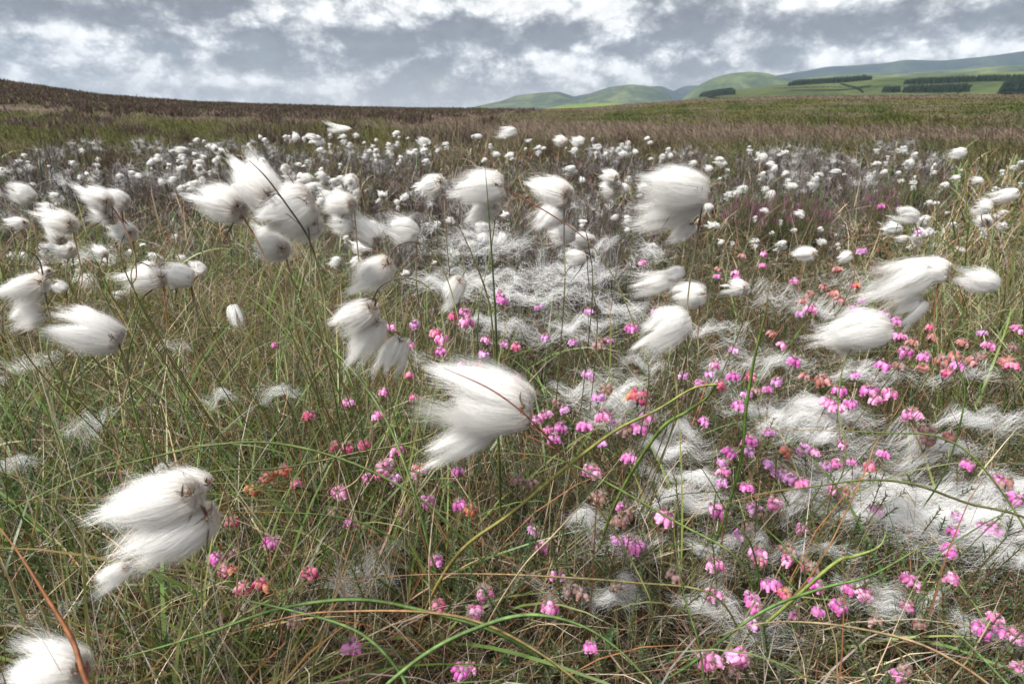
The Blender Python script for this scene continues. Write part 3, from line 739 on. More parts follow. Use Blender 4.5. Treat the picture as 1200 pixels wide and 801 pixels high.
# each plant: depth m, stem pixels from its tip down, stem colour, tufts (root px, tail px, width px[, curl, open]), phrase, label
COTTON = [
 (.385, [(520, 431, .87), (575, 456, .87), (620, 490, .88), (660, 535, .93), (705, 600, .97), (742, 660), (765, 720)], 'red',
  [((617, 478), (500, 452), 74, .06, .35), ((602, 492), (520, 470), 46, .05, .5), ((574, 500), (500, 540), 42, -.05, .0)], 'the big central cotton head',
  'big white cotton head at the centre, two lobed, a bare red stem crossing it'),
 (.35, [(214, 552), (222, 570), (236, 592), (244, 622), (236, 680), (240, 760), (246, 830)], 'dark',
  [((228, 578), (112, 606), 62, -.02, 0), ((247, 603), (134, 662), 62, .05, 0), ((150, 664), (106, 690), 24, 0, .4)], 'the smooth cotton head at lower left',
  'smooth blurred cotton head at lower left, two fat lobes below dark hanging bracts'),
 (.42, [(252, 556), (262, 572), (280, 640), (284, 720)], 'brown', [((246, 566), (170, 556), 28, .1, .6)], 'the crinkled cotton head behind the lower left one',
  'small crinkled cotton head peeping out behind the smooth lower left one'),
 (.34, [(92, 768), (104, 780), (112, 830)], 'red', [((92, 786), (0, 786), 62, 0, .7)], 'the spiky cotton head in the bottom left corner', 'spiky cotton head cut by the bottom left corner of the picture'),
 (.44, [(822, 214), (824, 232), (815, 290), (806, 350), (800, 440)], 'dark',
  [((822, 226), (748, 214), 52, -.03, 0), ((821, 236), (744, 262), 38, -.04, .2), ((812, 262), (782, 284), 22, 0, .5)], 'the tall double cotton head',
  'tall double cotton head on a dark upright stem, highest large one right of centre'),
 (.50, [(568, 202), (580, 212), (598, 224), (650, 254), (690, 284), (722, 330), (748, 395), (760, 450)], 'red',
  [((586, 218), (529, 226), 44, .02, .1)], 'the cotton head beside the upright green stalk', 'round white cotton head left of and crossed by the upright green stalk'),
 (.52, [(584, 226), (582, 246), (574, 300), (560, 380)], 'green', [((581, 240), (548, 258), 27, 0, .1)], 'the small head under it', 'small smooth cotton head tucked directly below the one by the green stalk'),
 (.52, [(670, 222), (662, 240), (661, 290), (661, 350)], 'dark', [((664, 230), (624, 220), 38, -.05, 0), ((656, 246), (621, 268), 28, 0, .3)], 'the rosy-rooted head on a dark stem',
  'rounded cotton head with brown root on a straight dark stem, right of the green stalk'),
 (.56, [(684, 262), (690, 290), (694, 350)], 'dark', [((672, 274), (642, 276), 24, 0, .1), ((694, 284), (668, 280), 22, .1, .2)], 'the low pair below it', 'pair of small cotton heads low beneath the rosy-rooted dark stemmed one'),
 (.62, [(688, 300), (690, 330), (700, 380)], 'dark', [((684, 302), (658, 302), 20, 0, .1)], 'the small head at centre', 'single small oval cotton head between grey twigs, lowest beneath the dark stemmed one'),
 (.66, [(518, 204), (520, 220), (524, 290)], 'brown', [((517, 214), (492, 224), 27, 0, .2)], 'the loose head left of the green stalk', 'loose cotton head hanging among grasses, well left of the upright green stalk'),
 (.60, [(486, 264), (488, 290), (490, 350)], 'brown', [((484, 274), (452, 264), 32, .05, .3)], 'the round head left of centre', 'rounded pale cotton head above the arched drooping stems'),
 (.47, [(460, 312), (458, 300), (468, 287), (490, 284), (512, 302), (530, 345), (545, 420)], 'dark', [((456, 308), (406, 344), 34, .0, .2)], 'the upper drooping cotton head',
  'drooping cotton head on a dark arched stem, upper one of three left of centre'),
 (.45, [(438, 374), (436, 356), (446, 336), (468, 326), (496, 332), (516, 362), (528, 440)], 'dark', [((436, 362), (388, 386), 38, .0, .3), ((444, 376), (408, 430), 36, .0, .3)], 'the forked drooping cotton head',
  'forked cotton head hanging straight below the upper drooping one on its own arched stem'),
 (.50, [(478, 384), (472, 402), (486, 440), (492, 500)], 'green', [((470, 398), (448, 442), 30, 0, .4)], 'the ragged hanging head', 'ragged cotton head hanging right beside the forked drooping one'),
 (.55, [(546, 316), (541, 330), (536, 380), (532, 440)], 'dark', [((540, 328), (520, 360), 25, 0, .4)], 'the wispy hanging head', 'wispy cotton head hanging just left of the upright green stalk over pink flowers'),
 (.41, [(292, 188, .9), (312, 208, .9), (336, 240, .92), (360, 276, .96), (372, 310), (380, 350), (392, 420)], 'dark', [((318, 232), (276, 196), 50, -.05, .0), ((319, 246), (290, 226), 34, 0, .0)], 'the tallest head of the big bunch',
  'tallest plump cotton head of the big left bunch, a dark bract crossing it'),
 (.43, [(258, 212), (272, 236), (290, 262), (310, 300), (330, 345), (345, 400)], 'red', [((280, 245), (237, 228), 44, .05, .3)], 'the leftmost head of the big bunch', 'brush-like cotton head at the left of the big bunch on a red stem'),
 (.42, [(362, 222), (358, 240), (364, 290), (372, 380)], 'dark', [((360, 236), (300, 262), 58, .05, .25), ((372, 262), (330, 272), 36, .05, .3)], 'the widest head of the big bunch', 'widest cotton head of the big bunch, its flat mane brushing down to the left'),
 (.46, [(333, 280), (334, 296), (345, 340), (352, 400)], 'brown', [((332, 292), (298, 286), 36, -.08, .2)], 'the lowest head of the big bunch', 'small tilted cotton head hanging lowest below the big bunch'),
 (.52, [(424, 236), (416, 246), (420, 300), (426, 350)], 'brown', [((412, 240), (372, 238), 32, .03, .1), ((410, 264), (384, 262), 27, .0, .2)], 'the pair right of the big bunch', 'two cotton heads one above another directly right of the big bunch'),
 (.54, [(450, 270), (444, 284), (448, 330), (456, 380)], 'dark', [((441, 282), (412, 258), 30, .0, .4)], 'the dark-rooted head', 'cotton head with dark husks, between the big bunch and the rounded pale head'),
 (.56, [(40, 222), (37, 234), (44, 290), (50, 340)], 'brown', [((36, 233), (8, 216), 24, .0, .2)], 'the leftmost high head', 'cotton head highest at the left edge, swept up and to the left'),
 (.52, [(92, 252), (85, 264), (96, 320), (104, 380)], 'brown', [((84, 264), (48, 252), 28, .0, .2), ((62, 244), (42, 240), 12, 0, .2), ((72, 282), (58, 262), 22, 0, .4)], 'the shaggy head at far left', 'shaggy cotton head with three lobes, second from the left edge'),
 (.58, [(24, 258), (28, 280), (34, 340)], 'brown', [((30, 262), (8, 260), 14, 0, .2)], 'the small flat head at far left', 'small flat cotton head at the left edge under the highest one'),
 (.60, [(82, 282), (80, 300), (90, 350)], 'brown', [((84, 294), (62, 290), 22, 0, .3)], 'the dangling head at far left', 'small cotton head dangling below the shaggy three lobed one'),
 (.46, [(110, 216), (128, 238), (144, 262), (158, 300), (166, 360)], 'red', [((126, 238), (96, 224), 28, -.03, .2), ((132, 256), (108, 242), 24, 0, .4)], 'the red-stemmed head at left', 'brushed cotton head with orange root on a red stem, left of a dark husked one'),
 (.49, [(136, 214), (140, 236), (146, 270), (152, 330)], 'dark', [((146, 238), (118, 226), 26, .0, .1)], 'the dark-husked head at left', 'plump cotton head with dark husk, pressed against the red-stemmed one'),
 (.50, [(160, 266), (156, 276), (160, 320), (162, 370)], 'red', [((154, 274), (126, 266), 26, .0, .2)], 'the lower of the left pair', 'cotton head with freckled root just under the dark husked one'),
 (.54, [(226, 318), (224, 330), (232, 370), (240, 420)], 'brown', [((222, 326), (182, 316), 31, .05, .1)], 'the smooth oval head at left', 'smooth oval cotton head, right one of a touching pair over green grass'),
 (.52, [(196, 318), (192, 332), (196, 380), (204, 430)], 'red', [((190, 326), (144, 326), 28, .03, .3), ((180, 312), (160, 316), 14, 0, .3)], 'the ragged head beside it', 'ragged cream cotton head, left one of a touching pair over green grass'),
 (.62, [(238, 310), (236, 320), (240, 370)], 'brown', [((237, 316), (222, 312), 17, .0, .2)], 'the beige bud', 'small beige cotton bud right of the smooth oval head'),
 (.47, [(66, 318), (52, 330), (60, 380), (70, 440)], 'dark', [((50, 330), (2, 352), 30, .05, .3), ((58, 318), (42, 322), 14, 0, .3)], 'the streaming head at the left edge', 'long cotton head streaming down to the left picture edge'),
 (.50, [(30, 352), (28, 366), (34, 420)], 'dark', [((46, 366), (8, 376), 30, 0, .7)], 'the torn head at the left edge', 'torn wispy cotton head just below the long streaming one'),
 (.60, [(100, 330), (90, 345), (96, 400)], 'brown', [((76, 338), (60, 332), 15, .0, .2)], 'the little head', 'little round cotton head between the streaming one and the red grasses'),
 (.40, [(148, 370), (138, 392), (150, 440), (160, 500)], 'brown', [((136, 398), (66, 376), 48, .1, .35), ((112, 372), (84, 362), 18, .0, .5)], 'the tousled head at left', 'large tousled cotton head in the left grass, tufts sticking up on top'),
 (.70, [(268, 350), (276, 360), (284, 400), (284, 440)], 'brown', [((272, 358), (280, 384), 15, 0, .4)], 'the tiny hanging head', 'tiny cotton head hanging vertically on its own in the left grass'),
 (.62, [(122, 282), (120, 300), (124, 350)], 'brown', [((124, 298), (110, 290), 13, 0, .2)], 'the cream bud at left', 'cream cotton bud half open beneath the red-stemmed head'),
 (.50, [(796, 318), (788, 330), (786, 380), (780, 440)], 'green', [((785, 328), (740, 340), 25, .0, .2)], 'the pointed head', 'pointed oval cotton head, left of two at the foot of the tall double one'),
 (.48, [(832, 330), (822, 344), (818, 390), (812, 440)], 'brown', [((824, 345), (778, 346), 33, .03, .1), ((800, 318), (776, 324), 17, 0, .4)], 'the smooth head under the tall one', 'smooth drop-shaped cotton head, right of two at the foot of the tall double one'),
 (.43, [(806, 364), (796, 380), (792, 430), (788, 500)], 'dark', [((798, 376), (752, 392), 46, .08, .25)], 'the fat hanging head', 'fat cotton head hanging lowest in the column under the tall double one'),
 (.50, [(1112, 322), (1100, 330), (1094, 380), (1088, 440)], 'red', [((1106, 318), (1076, 314), 32, .03, .3), ((1092, 312), (1018, 356), 40, -.02, .6), ((1080, 330), (1040, 340), 26, -.02, .5)], 'the long streaming head',
  'long cotton head with a flowing mane sweeping down left, largest at far right'),
 (.44, [(1040, 396), (1022, 382), (1004, 400), (988, 430), (982, 480), (985, 560)], 'green', [((1034, 386), (956, 386), 50, .05, .35), ((1004, 398), (966, 400), 34, .03, .3)], 'the brown-ringed head', 'broad cotton head with two brown rings, low right, on a thick green stem'),
 (.56, [(1172, 326), (1164, 336), (1160, 380)], 'brown', [((1163, 332), (1123, 322), 29, .05, .25)], 'the lone round head at right', 'lone rounded cotton head right of the flowing mane'),
 (.52, [(1084, 348), (1078, 360), (1072, 400)], 'brown', [((1080, 352), (1050, 376), 26, .0, .4)], 'the head under the mane', 'small crumpled cotton head tucked under the flowing mane'),
 (.74, [(960, 292), (956, 300), (952, 350)], 'brown', [((955, 298), (928, 296), 17, .0, .3)], 'the small head over pink buds', 'small flat topped cotton head above the salmon buds, right half'),
 (.62, [(878, 330), (874, 342), (870, 380)], 'brown', [((873, 338), (852, 334), 20, .0, .3)], 'the lonely small head', 'small cotton head alone between the tall double column and salmon buds'),
 (.78, [(1000, 292), (998, 302), (996, 340)], 'brown', [((997, 299), (980, 304), 15, .0, .2)], 'the small drop right of it', 'small drop-like cotton head next to the flat topped one'),
 (.85, [(1066, 296), (1062, 300), (1060, 340)], 'brown', [((1064, 279), (1050, 281), 9, .0, .1)], 'the tiny oval', 'tiny oval cotton head floating right of the flat topped one'),
 (.85, [(1076, 250), (1072, 258), (1070, 300)], 'brown', [((1072, 254), (1048, 250), 20, .0, .4)], 'the fringed small head', 'small fringed cotton head at right in green grass, below the silvery heather'),
 (.72, [(1152, 244), (1150, 254), (1150, 300)], 'brown', [((1158, 244), (1140, 240), 20, .0, .4), ((1158, 262), (1146, 252), 14, 0, .3)], 'the stacked small heads', 'two stacked small cotton heads near the right edge in dark grass'),
 (.72, [(1196, 226), (1192, 236), (1190, 280)], 'brown', [((1194, 226), (1158, 234), 16, .0, .5)], 'the flat smear', 'wide flat cotton head touching the right picture edge'),
 (.80, [(1128, 174), (1126, 184), (1124, 240)], 'brown', [((1130, 178), (1112, 182), 13, .0, .1)], 'the high head at right', 'highest cotton head on the right, above two smaller below it'),
 (.85, [(736, 204), (728, 216), (730, 260)], 'brown', [((722, 208), (706, 204), 16, .0, .3), ((724, 222), (706, 220), 24, 0, .4), ((736, 222), (722, 220), 14, 0, .2)], 'the split head', 'split cotton head with dangling ends, left of the tall double one'),
 (1.7, [(604, 154), (606, 170), (606, 200)], 'brown', [((604, 154), (583, 158), 12, .0, .1)], 'the highest central head', 'highest cotton head near the picture centre, against tan grass'),
 (2.0, [(412, 150), (416, 165), (418, 190)], 'brown', [((412, 151), (384, 153), 6, .0, .3)], 'the flat streaming head', 'flat streaming cotton head topping the dense small ones'),
 (1.7, [(663, 158), (662, 172), (662, 190)], 'brown', [((662, 166), (649, 164), 12, .0, .1)], 'the left twin', 'round cotton head, left of two alike above the split one'),
 (1.7, [(685, 160), (684, 172), (684, 190)], 'brown', [((684, 166), (671, 164), 11, .0, .1)], 'the right twin', 'round cotton head, right of two alike above the split one'),
]

def cotton_plant(i, dep, stem, sc, tufts, phrase, label):
    rng = np.random.default_rng(1000 + i)
    pts = [P(q[0], q[1], dep * (q[2] if len(q) > 2 else 1)) for q in stem]
    # continue the stem to the ground, drifting away from the lens
    last = pts[-1]; prev = pts[-2]; gz = float(H(last[0], last[1]))
    dirn = (last - prev); dirn[2] = 0; dirn = dirn / max(np.linalg.norm(dirn), 1e-6)
    away = np.array([0.0, .22, 0]); base = last + dirn * .04 + away; base[2] = float(H(base[0], base[1])) - .01
    mid = (last * .55 + base * .45) + np.array([0, -.01, 0])
    # lower control points recede slightly with depth
    path = catmull(pts + [mid, base], 46)
    root = empty('cotton_grass', tuple(base), label, 'cotton grass', 'cotton grass heads streaming in the wind')
    g = Geo(); n = len(path); t = np.linspace(0, 1, n)
    ct, cb = np.array(STEMC[sc][0]), np.array(STEMC[sc][1])
    k = sm(.25, .6, t)[:, None]
    rad = np.interp(t, [0, .12, .3, 1], [.0002, .0005, .0006, .00045]) * (1 if dep < 1 else 1.6)
    tube(g, path, rad, 6, (ct * (1 - k) + cb * k) * (1 + .25 * (vn(t * 30, t * 0, i)[:, None] - .5)))
    st = g.obj('stem', M_stem, root, off=base)
    # bracts at the head
    jn = P(*tufts[0][0], dep)
    for b in range(2 if dep < .7 else 0):
        gb = Geo()
        tgt = jn + np.array([rng.uniform(-.03, .0), rng.uniform(-.01, .01), rng.uniform(-.035, .03)])
        pth = catmull([jn + np.array([.002, -.001, 0]), (jn + tgt) / 2 + rng.normal(0, .004, 3), tgt], 8)[None]
        ribbons(gb, pth, np.array([[.0012, .0015, .0014, .0012, .001, .0008, .0005, .0002]]), norm(np.cross(tangents(pth), [[[.2, -1, .1]]])), np.array([[.13, .07, .04]]) * rng.uniform(.6, 1.4))
        gb.obj('bract', M_husk, root, off=base)
    for q, tf in enumerate(tufts):
        a, b, w = tf[:3]; curl = tf[3] if len(tf) > 3 else 0; op = tf[4] if len(tf) > 4 else 0
        dq = dep * (1 + .02 * (q - .5)) + .004 * q
        A = P(*a, dq); B = P(*b, dq * (1 + rng.uniform(-.03, .05)))
        L_ = np.linalg.norm(B - A) * .95; W_ = w / F * dep * .90
        wpx = w
        nf = int(np.clip(2600 * (wpx / 45) ** 1.4, 260, 6500)); fw = max(.00010, .00028 * dep) * (1.0 if dep < .6 else 1.4)
        M = frame((B - A), roll=0)
        gt = tuft(rng, L_, W_, nf, fw, curl, op, S=9 if dep < .6 else 6)
        o = gt.obj('cotton_tuft', M_cotton, root); Mt = np.eye(4); Mt[:3, :3] = M; Mt[:3, 3] = A - base
        from mathutils import Matrix
        o.matrix_basis = Matrix(Mt.tolist())
        if dep < 1.0:
            h = husk(rng, L_ if L_ < .08 else .08).obj('husk', M_husk, o)
            tc_ = np.array([0, 0, CZ]) - A; tc_ /= np.linalg.norm(tc_); h.location = tuple(M.T @ (tc_ * W_ * .40) + np.array([-.04 * L_, 0, 0]))
            if q > 0 or True:
                # short stalk from the stem joint to this tuft
                pc = Geo(); J = path[np.argmin(np.linalg.norm(path - A, axis=1))]
                if np.linalg.norm(J - A) > .003:
                    tube(pc, catmull([J, (J + A) / 2 + np.array([0, 0, .003]), A], 6), .00035, 5, ct)
                    pc.obj('stalk', M_stem, root, off=base)
    NAMED.append((tufts[0][0][0] * .5 + tufts[0][1][0] * .5, tufts[0][0][1] * .5 + tufts[0][1][1] * .5, phrase))
for i, c in enumerate(COTTON): cotton_plant(i, *c)

# small heads: copies of eight plants, each group of look-alikes shares its phrase
def small_template(k):
    rng = np.random.default_rng(500 + k)
    root = empty('cotton_grass', (0, 0, 0), 'x', 'cotton grass')
    hh = .34; side = rng.uniform(.02, .07)
    path = catmull([(side, 0, -.03), (side * .9, 0, hh * .5), (side * .4, 0, hh * .9), (0, 0, hh)], 12)
    g = Geo(); tube(g, path, np.linspace(.0014, .0009, 12), 4, np.linspace((.10, .11, .04), (.13, .07, .04), 12)); g.obj('stem', M_stem, root)
    for q in range([1, 2, 2, 3, 1, 2, 3, 1, 2, 1, 3, 2][k]):
        L_ = rng.uniform(.030, .046); W_ = L_ * rng.uniform(.5, .95)
        t = tuft(rng, L_, W_, 520, .0009, rng.uniform(-.1, .3), rng.uniform(.4, 1.3), S=6, core=.5).obj('cotton_tuft', M_cotton, root)
        t.location = (rng.uniform(-.008, .008) * (q > 0), rng.uniform(-.012, .012), hh - q * rng.uniform(.012, .020)); t.rotation_euler = (rng.uniform(-1, 1), rng.uniform(-.9, .9), rng.uniform(-.8, .8))
    return root
SMALL = [small_template(k) for k in range(12)]
SCAT = [  # label, group, region, n, width px range
 ('small distant cotton grass head scattered over the grey heather at upper left', 'small heads over the left heather', (165, 330, 162, 232), 42, (6, 13)),
 ('tiny white cotton grass head far out on the left heather edge', 'tiny heads at the left heather edge', (0, 165, 172, 245), 26, (5, 9)),
 ('small cotton grass head in the dense white drift left of centre', 'small heads in the dense drift', (335, 525, 152, 248), 74, (7, 14)),
 ('small cotton grass head in the sparse drift around the picture centre line', 'small heads around the centre line', (528, 745, 158, 215), 30, (6, 12)),
 ('small cotton grass head between the tall double head and the grey heather', 'small heads right of the tall double head', (750, 880, 160, 290), 28, (6, 13)),
 ('small cotton grass head standing among the silvery heather at right', 'small heads in the right heather', (880, 1100, 165, 300), 52, (6, 14)),
 ('small cotton grass head in green grass along the far right side', 'small heads at far right', (1095, 1200, 172, 330), 22, (6, 13)),
 ('small blown cotton grass head low in the left grass among larger ones', 'small heads in the left grass', (0, 250, 262, 345), 20, (9, 16)),
 ('small cotton grass head half hidden among grey twigs in the middle', 'small heads among the grey twigs', (385, 745, 240, 335), 22, (12, 22)),
]
def scatter_small():
    rng = np.random.default_rng(77); used = set(); taken = [(c[3][0][0][0], c[3][0][0][1]) for c in COTTON]
    for lab, grp, (x0, x1, y0, y1), n, (w0, w1) in SCAT:
        m = 0; tries = 0
        while m < n and tries < n * 30:
            tries += 1
            px = rng.uniform(x0, x1); py = rng.uniform(y0, y1) if rng.random() < .6 else y0 + (y1 - y0) * rng.beta(2, 3)
            if fbm(px * .022, py * .05, 60) < .49 and rng.random() < .93: continue
            if min((px - a) ** 2 + (py - b) ** 2 for a, b in taken) < (3 + (py - 140) * .06) ** 2: continue
            w = w0 + (w1 - w0) * np.clip((py - y0) / (y1 - y0) * .7 + rng.uniform(0, .4), 0, 1)
            d = .042 * F / w; p = P(px, py, d); gz = float(H(p[0], p[1])); h = p[2] - gz
            if h < .14: d *= .8; p = P(px, py, d); gz = float(H(p[0], p[1])); h = p[2] - gz
            if h < .08 or h > .62: continue
            t = SMALL[rng.integers(12)]
            if t.name in used: o = copy_tree(t)
            else: o = t; used.add(t.name)
            s = float(d * w / F / .042); s *= float(rng.choice([.45, .65, .85, 1.15], p=[.25, .3, .3, .15])); o.scale = (s * rng.uniform(.8, 1.5), s, s * rng.uniform(.7, 1.15))
            o.location = (p[0], p[1], p[2] - .34 * o.scale[2]); o.rotation_euler = (0, rng.normal(0, .06), rng.normal(0, .35))
            o['label'] = lab; o['group'] = grp; taken.append((px, py)); m += 1
    for t in SMALL:
        if t.name not in used:
            for c in list(t.children): bpy.data.objects.remove(c)
            bpy.data.objects.remove(t)
scatter_small()

# --- cross-leaved heath flowers
def bell(g, rng, M, loc, L_, R_, C):
    u = np.array([0, .12, .35, .65, .88, 1.0]); rr = np.array([.35, .78, 1.0, .86, .48, .62]) * R_
    k = 8; ph = np.linspace(0, 2 * math.pi, k, endpoint=False)
    lob = np.ones((6, k)); lob[-1] = 1 + .28 * np.cos(ph * 4)
    V = np.stack([(rr[:, None] * lob) * np.cos(ph), (rr[:, None] * lob) * np.sin(ph), -u[:, None] * L_ * np.ones((6, k))], -1).reshape(-1, 3)
    V = V @ np.asarray(M).T + loc
    i = np.arange(5)[:, None] * k; j = np.arange(k)[None]; j2 = (j + 1) % k
    cc = np.asarray(C)[None] * np.repeat(np.array([.85, .92, 1, 1.06, 1.12, 1.25]), k)[:, None]
    V = np.vstack([V, loc]); cc = np.vstack([cc, np.asarray([C])])
    g.add(V, np.stack([i + j, i + j2, i + k + j2, i + k + j], -1), [[(a + 1) % k, a, 6 * k] for a in range(k)], cc)

PAL = {'pink': [(.82, .34, .60), (.88, .48, .71), (.76, .24, .50)], 'magenta': [(.80, .27, .61), (.84, .38, .70), (.70, .17, .52)], 'rose': [(.80, .20, .34), (.84, .34, .48), (.74, .14, .28)],
       'orange': [(.72, .22, .16), (.74, .32, .20), (.74, .18, .32)], 'salmon': [(.56, .24, .21), (.46, .20, .16), (.62, .34, .34)], 'faded': [(.42, .27, .25), (.50, .34, .32), (.36, .20, .16)],
       'lilac': [(.76, .38, .70), (.82, .50, .76), (.68, .30, .62)]}
def heath_template(kind, k):
    rng = np.random.default_rng(abs(hash(kind)) % 1000 if False else sum(map(ord, kind)) * 7 + k)
    root = empty('heath_sprig', (0, 0, 0), 'x', 'heath flower')
    H_ = .13; top = np.array([rng.uniform(-.01, .01), rng.uniform(-.01, .01), 0.0])
    g = Geo(); path = catmull([(rng.normal(0, .02), rng.normal(0, .02), -H_), (rng.normal(0, .008), rng.normal(0, .008), -H_ * .5), (0, 0, 0)], 9)
    leafsprig(g, rng, path, (.085, .11, .05), step=.0045, leaf=.0038, w=.0010, stemC=(.20, .09, .05), r=.0006)
    g.obj('leafy_stem', M_heath, root)
    nb = int(rng.integers(11, 16)); g = Geo(); s = Geo()
    for b in range(nb):
        a = b * 2.4 + rng.normal(0, .3); out = rng.uniform(.3, .95) if b > 1 else .1
        st = np.array([math.cos(a) * .0042 * out, math.sin(a) * .0042 * out, .004 * (1 - out) + rng.uniform(-.001, .001)])
        lean = rng.uniform(.25, .85) * out
        d = np.array([math.cos(a) * math.sin(lean), math.sin(a) * math.sin(lean), -math.cos(lean)])
        c = np.array(PAL[kind][rng.integers(3)]) * rng.uniform(.85, 1.12)
        z = -d; x = norm(np.cross(z, [0.1, .9, .3])); y = np.cross(z, x)
        loc = st + d * .001
        bell(g, rng, np.stack([x, y, z], 1), loc, rng.uniform(.0062, .0078), rng.uniform(.0024, .0030), c)
    fl = g.obj('flower_head', M_petal, root)
    n = 26; aa = rng.uniform(0, 6.28, n)
    blades(s, rng, np.stack([.002 * np.cos(aa), .002 * np.sin(aa), np.full(n, .0015)], -1), rng.uniform(.003, .0055, n), np.full(n, .0011), aa, rng.uniform(.2, 1.5, n), np.full(n, .5), 3,
           vary(rng, [(.20, .22, .14), (.30, .16, .13)], (2, 1), n))
    s.obj('sepals', M_heath, fl)
    return root

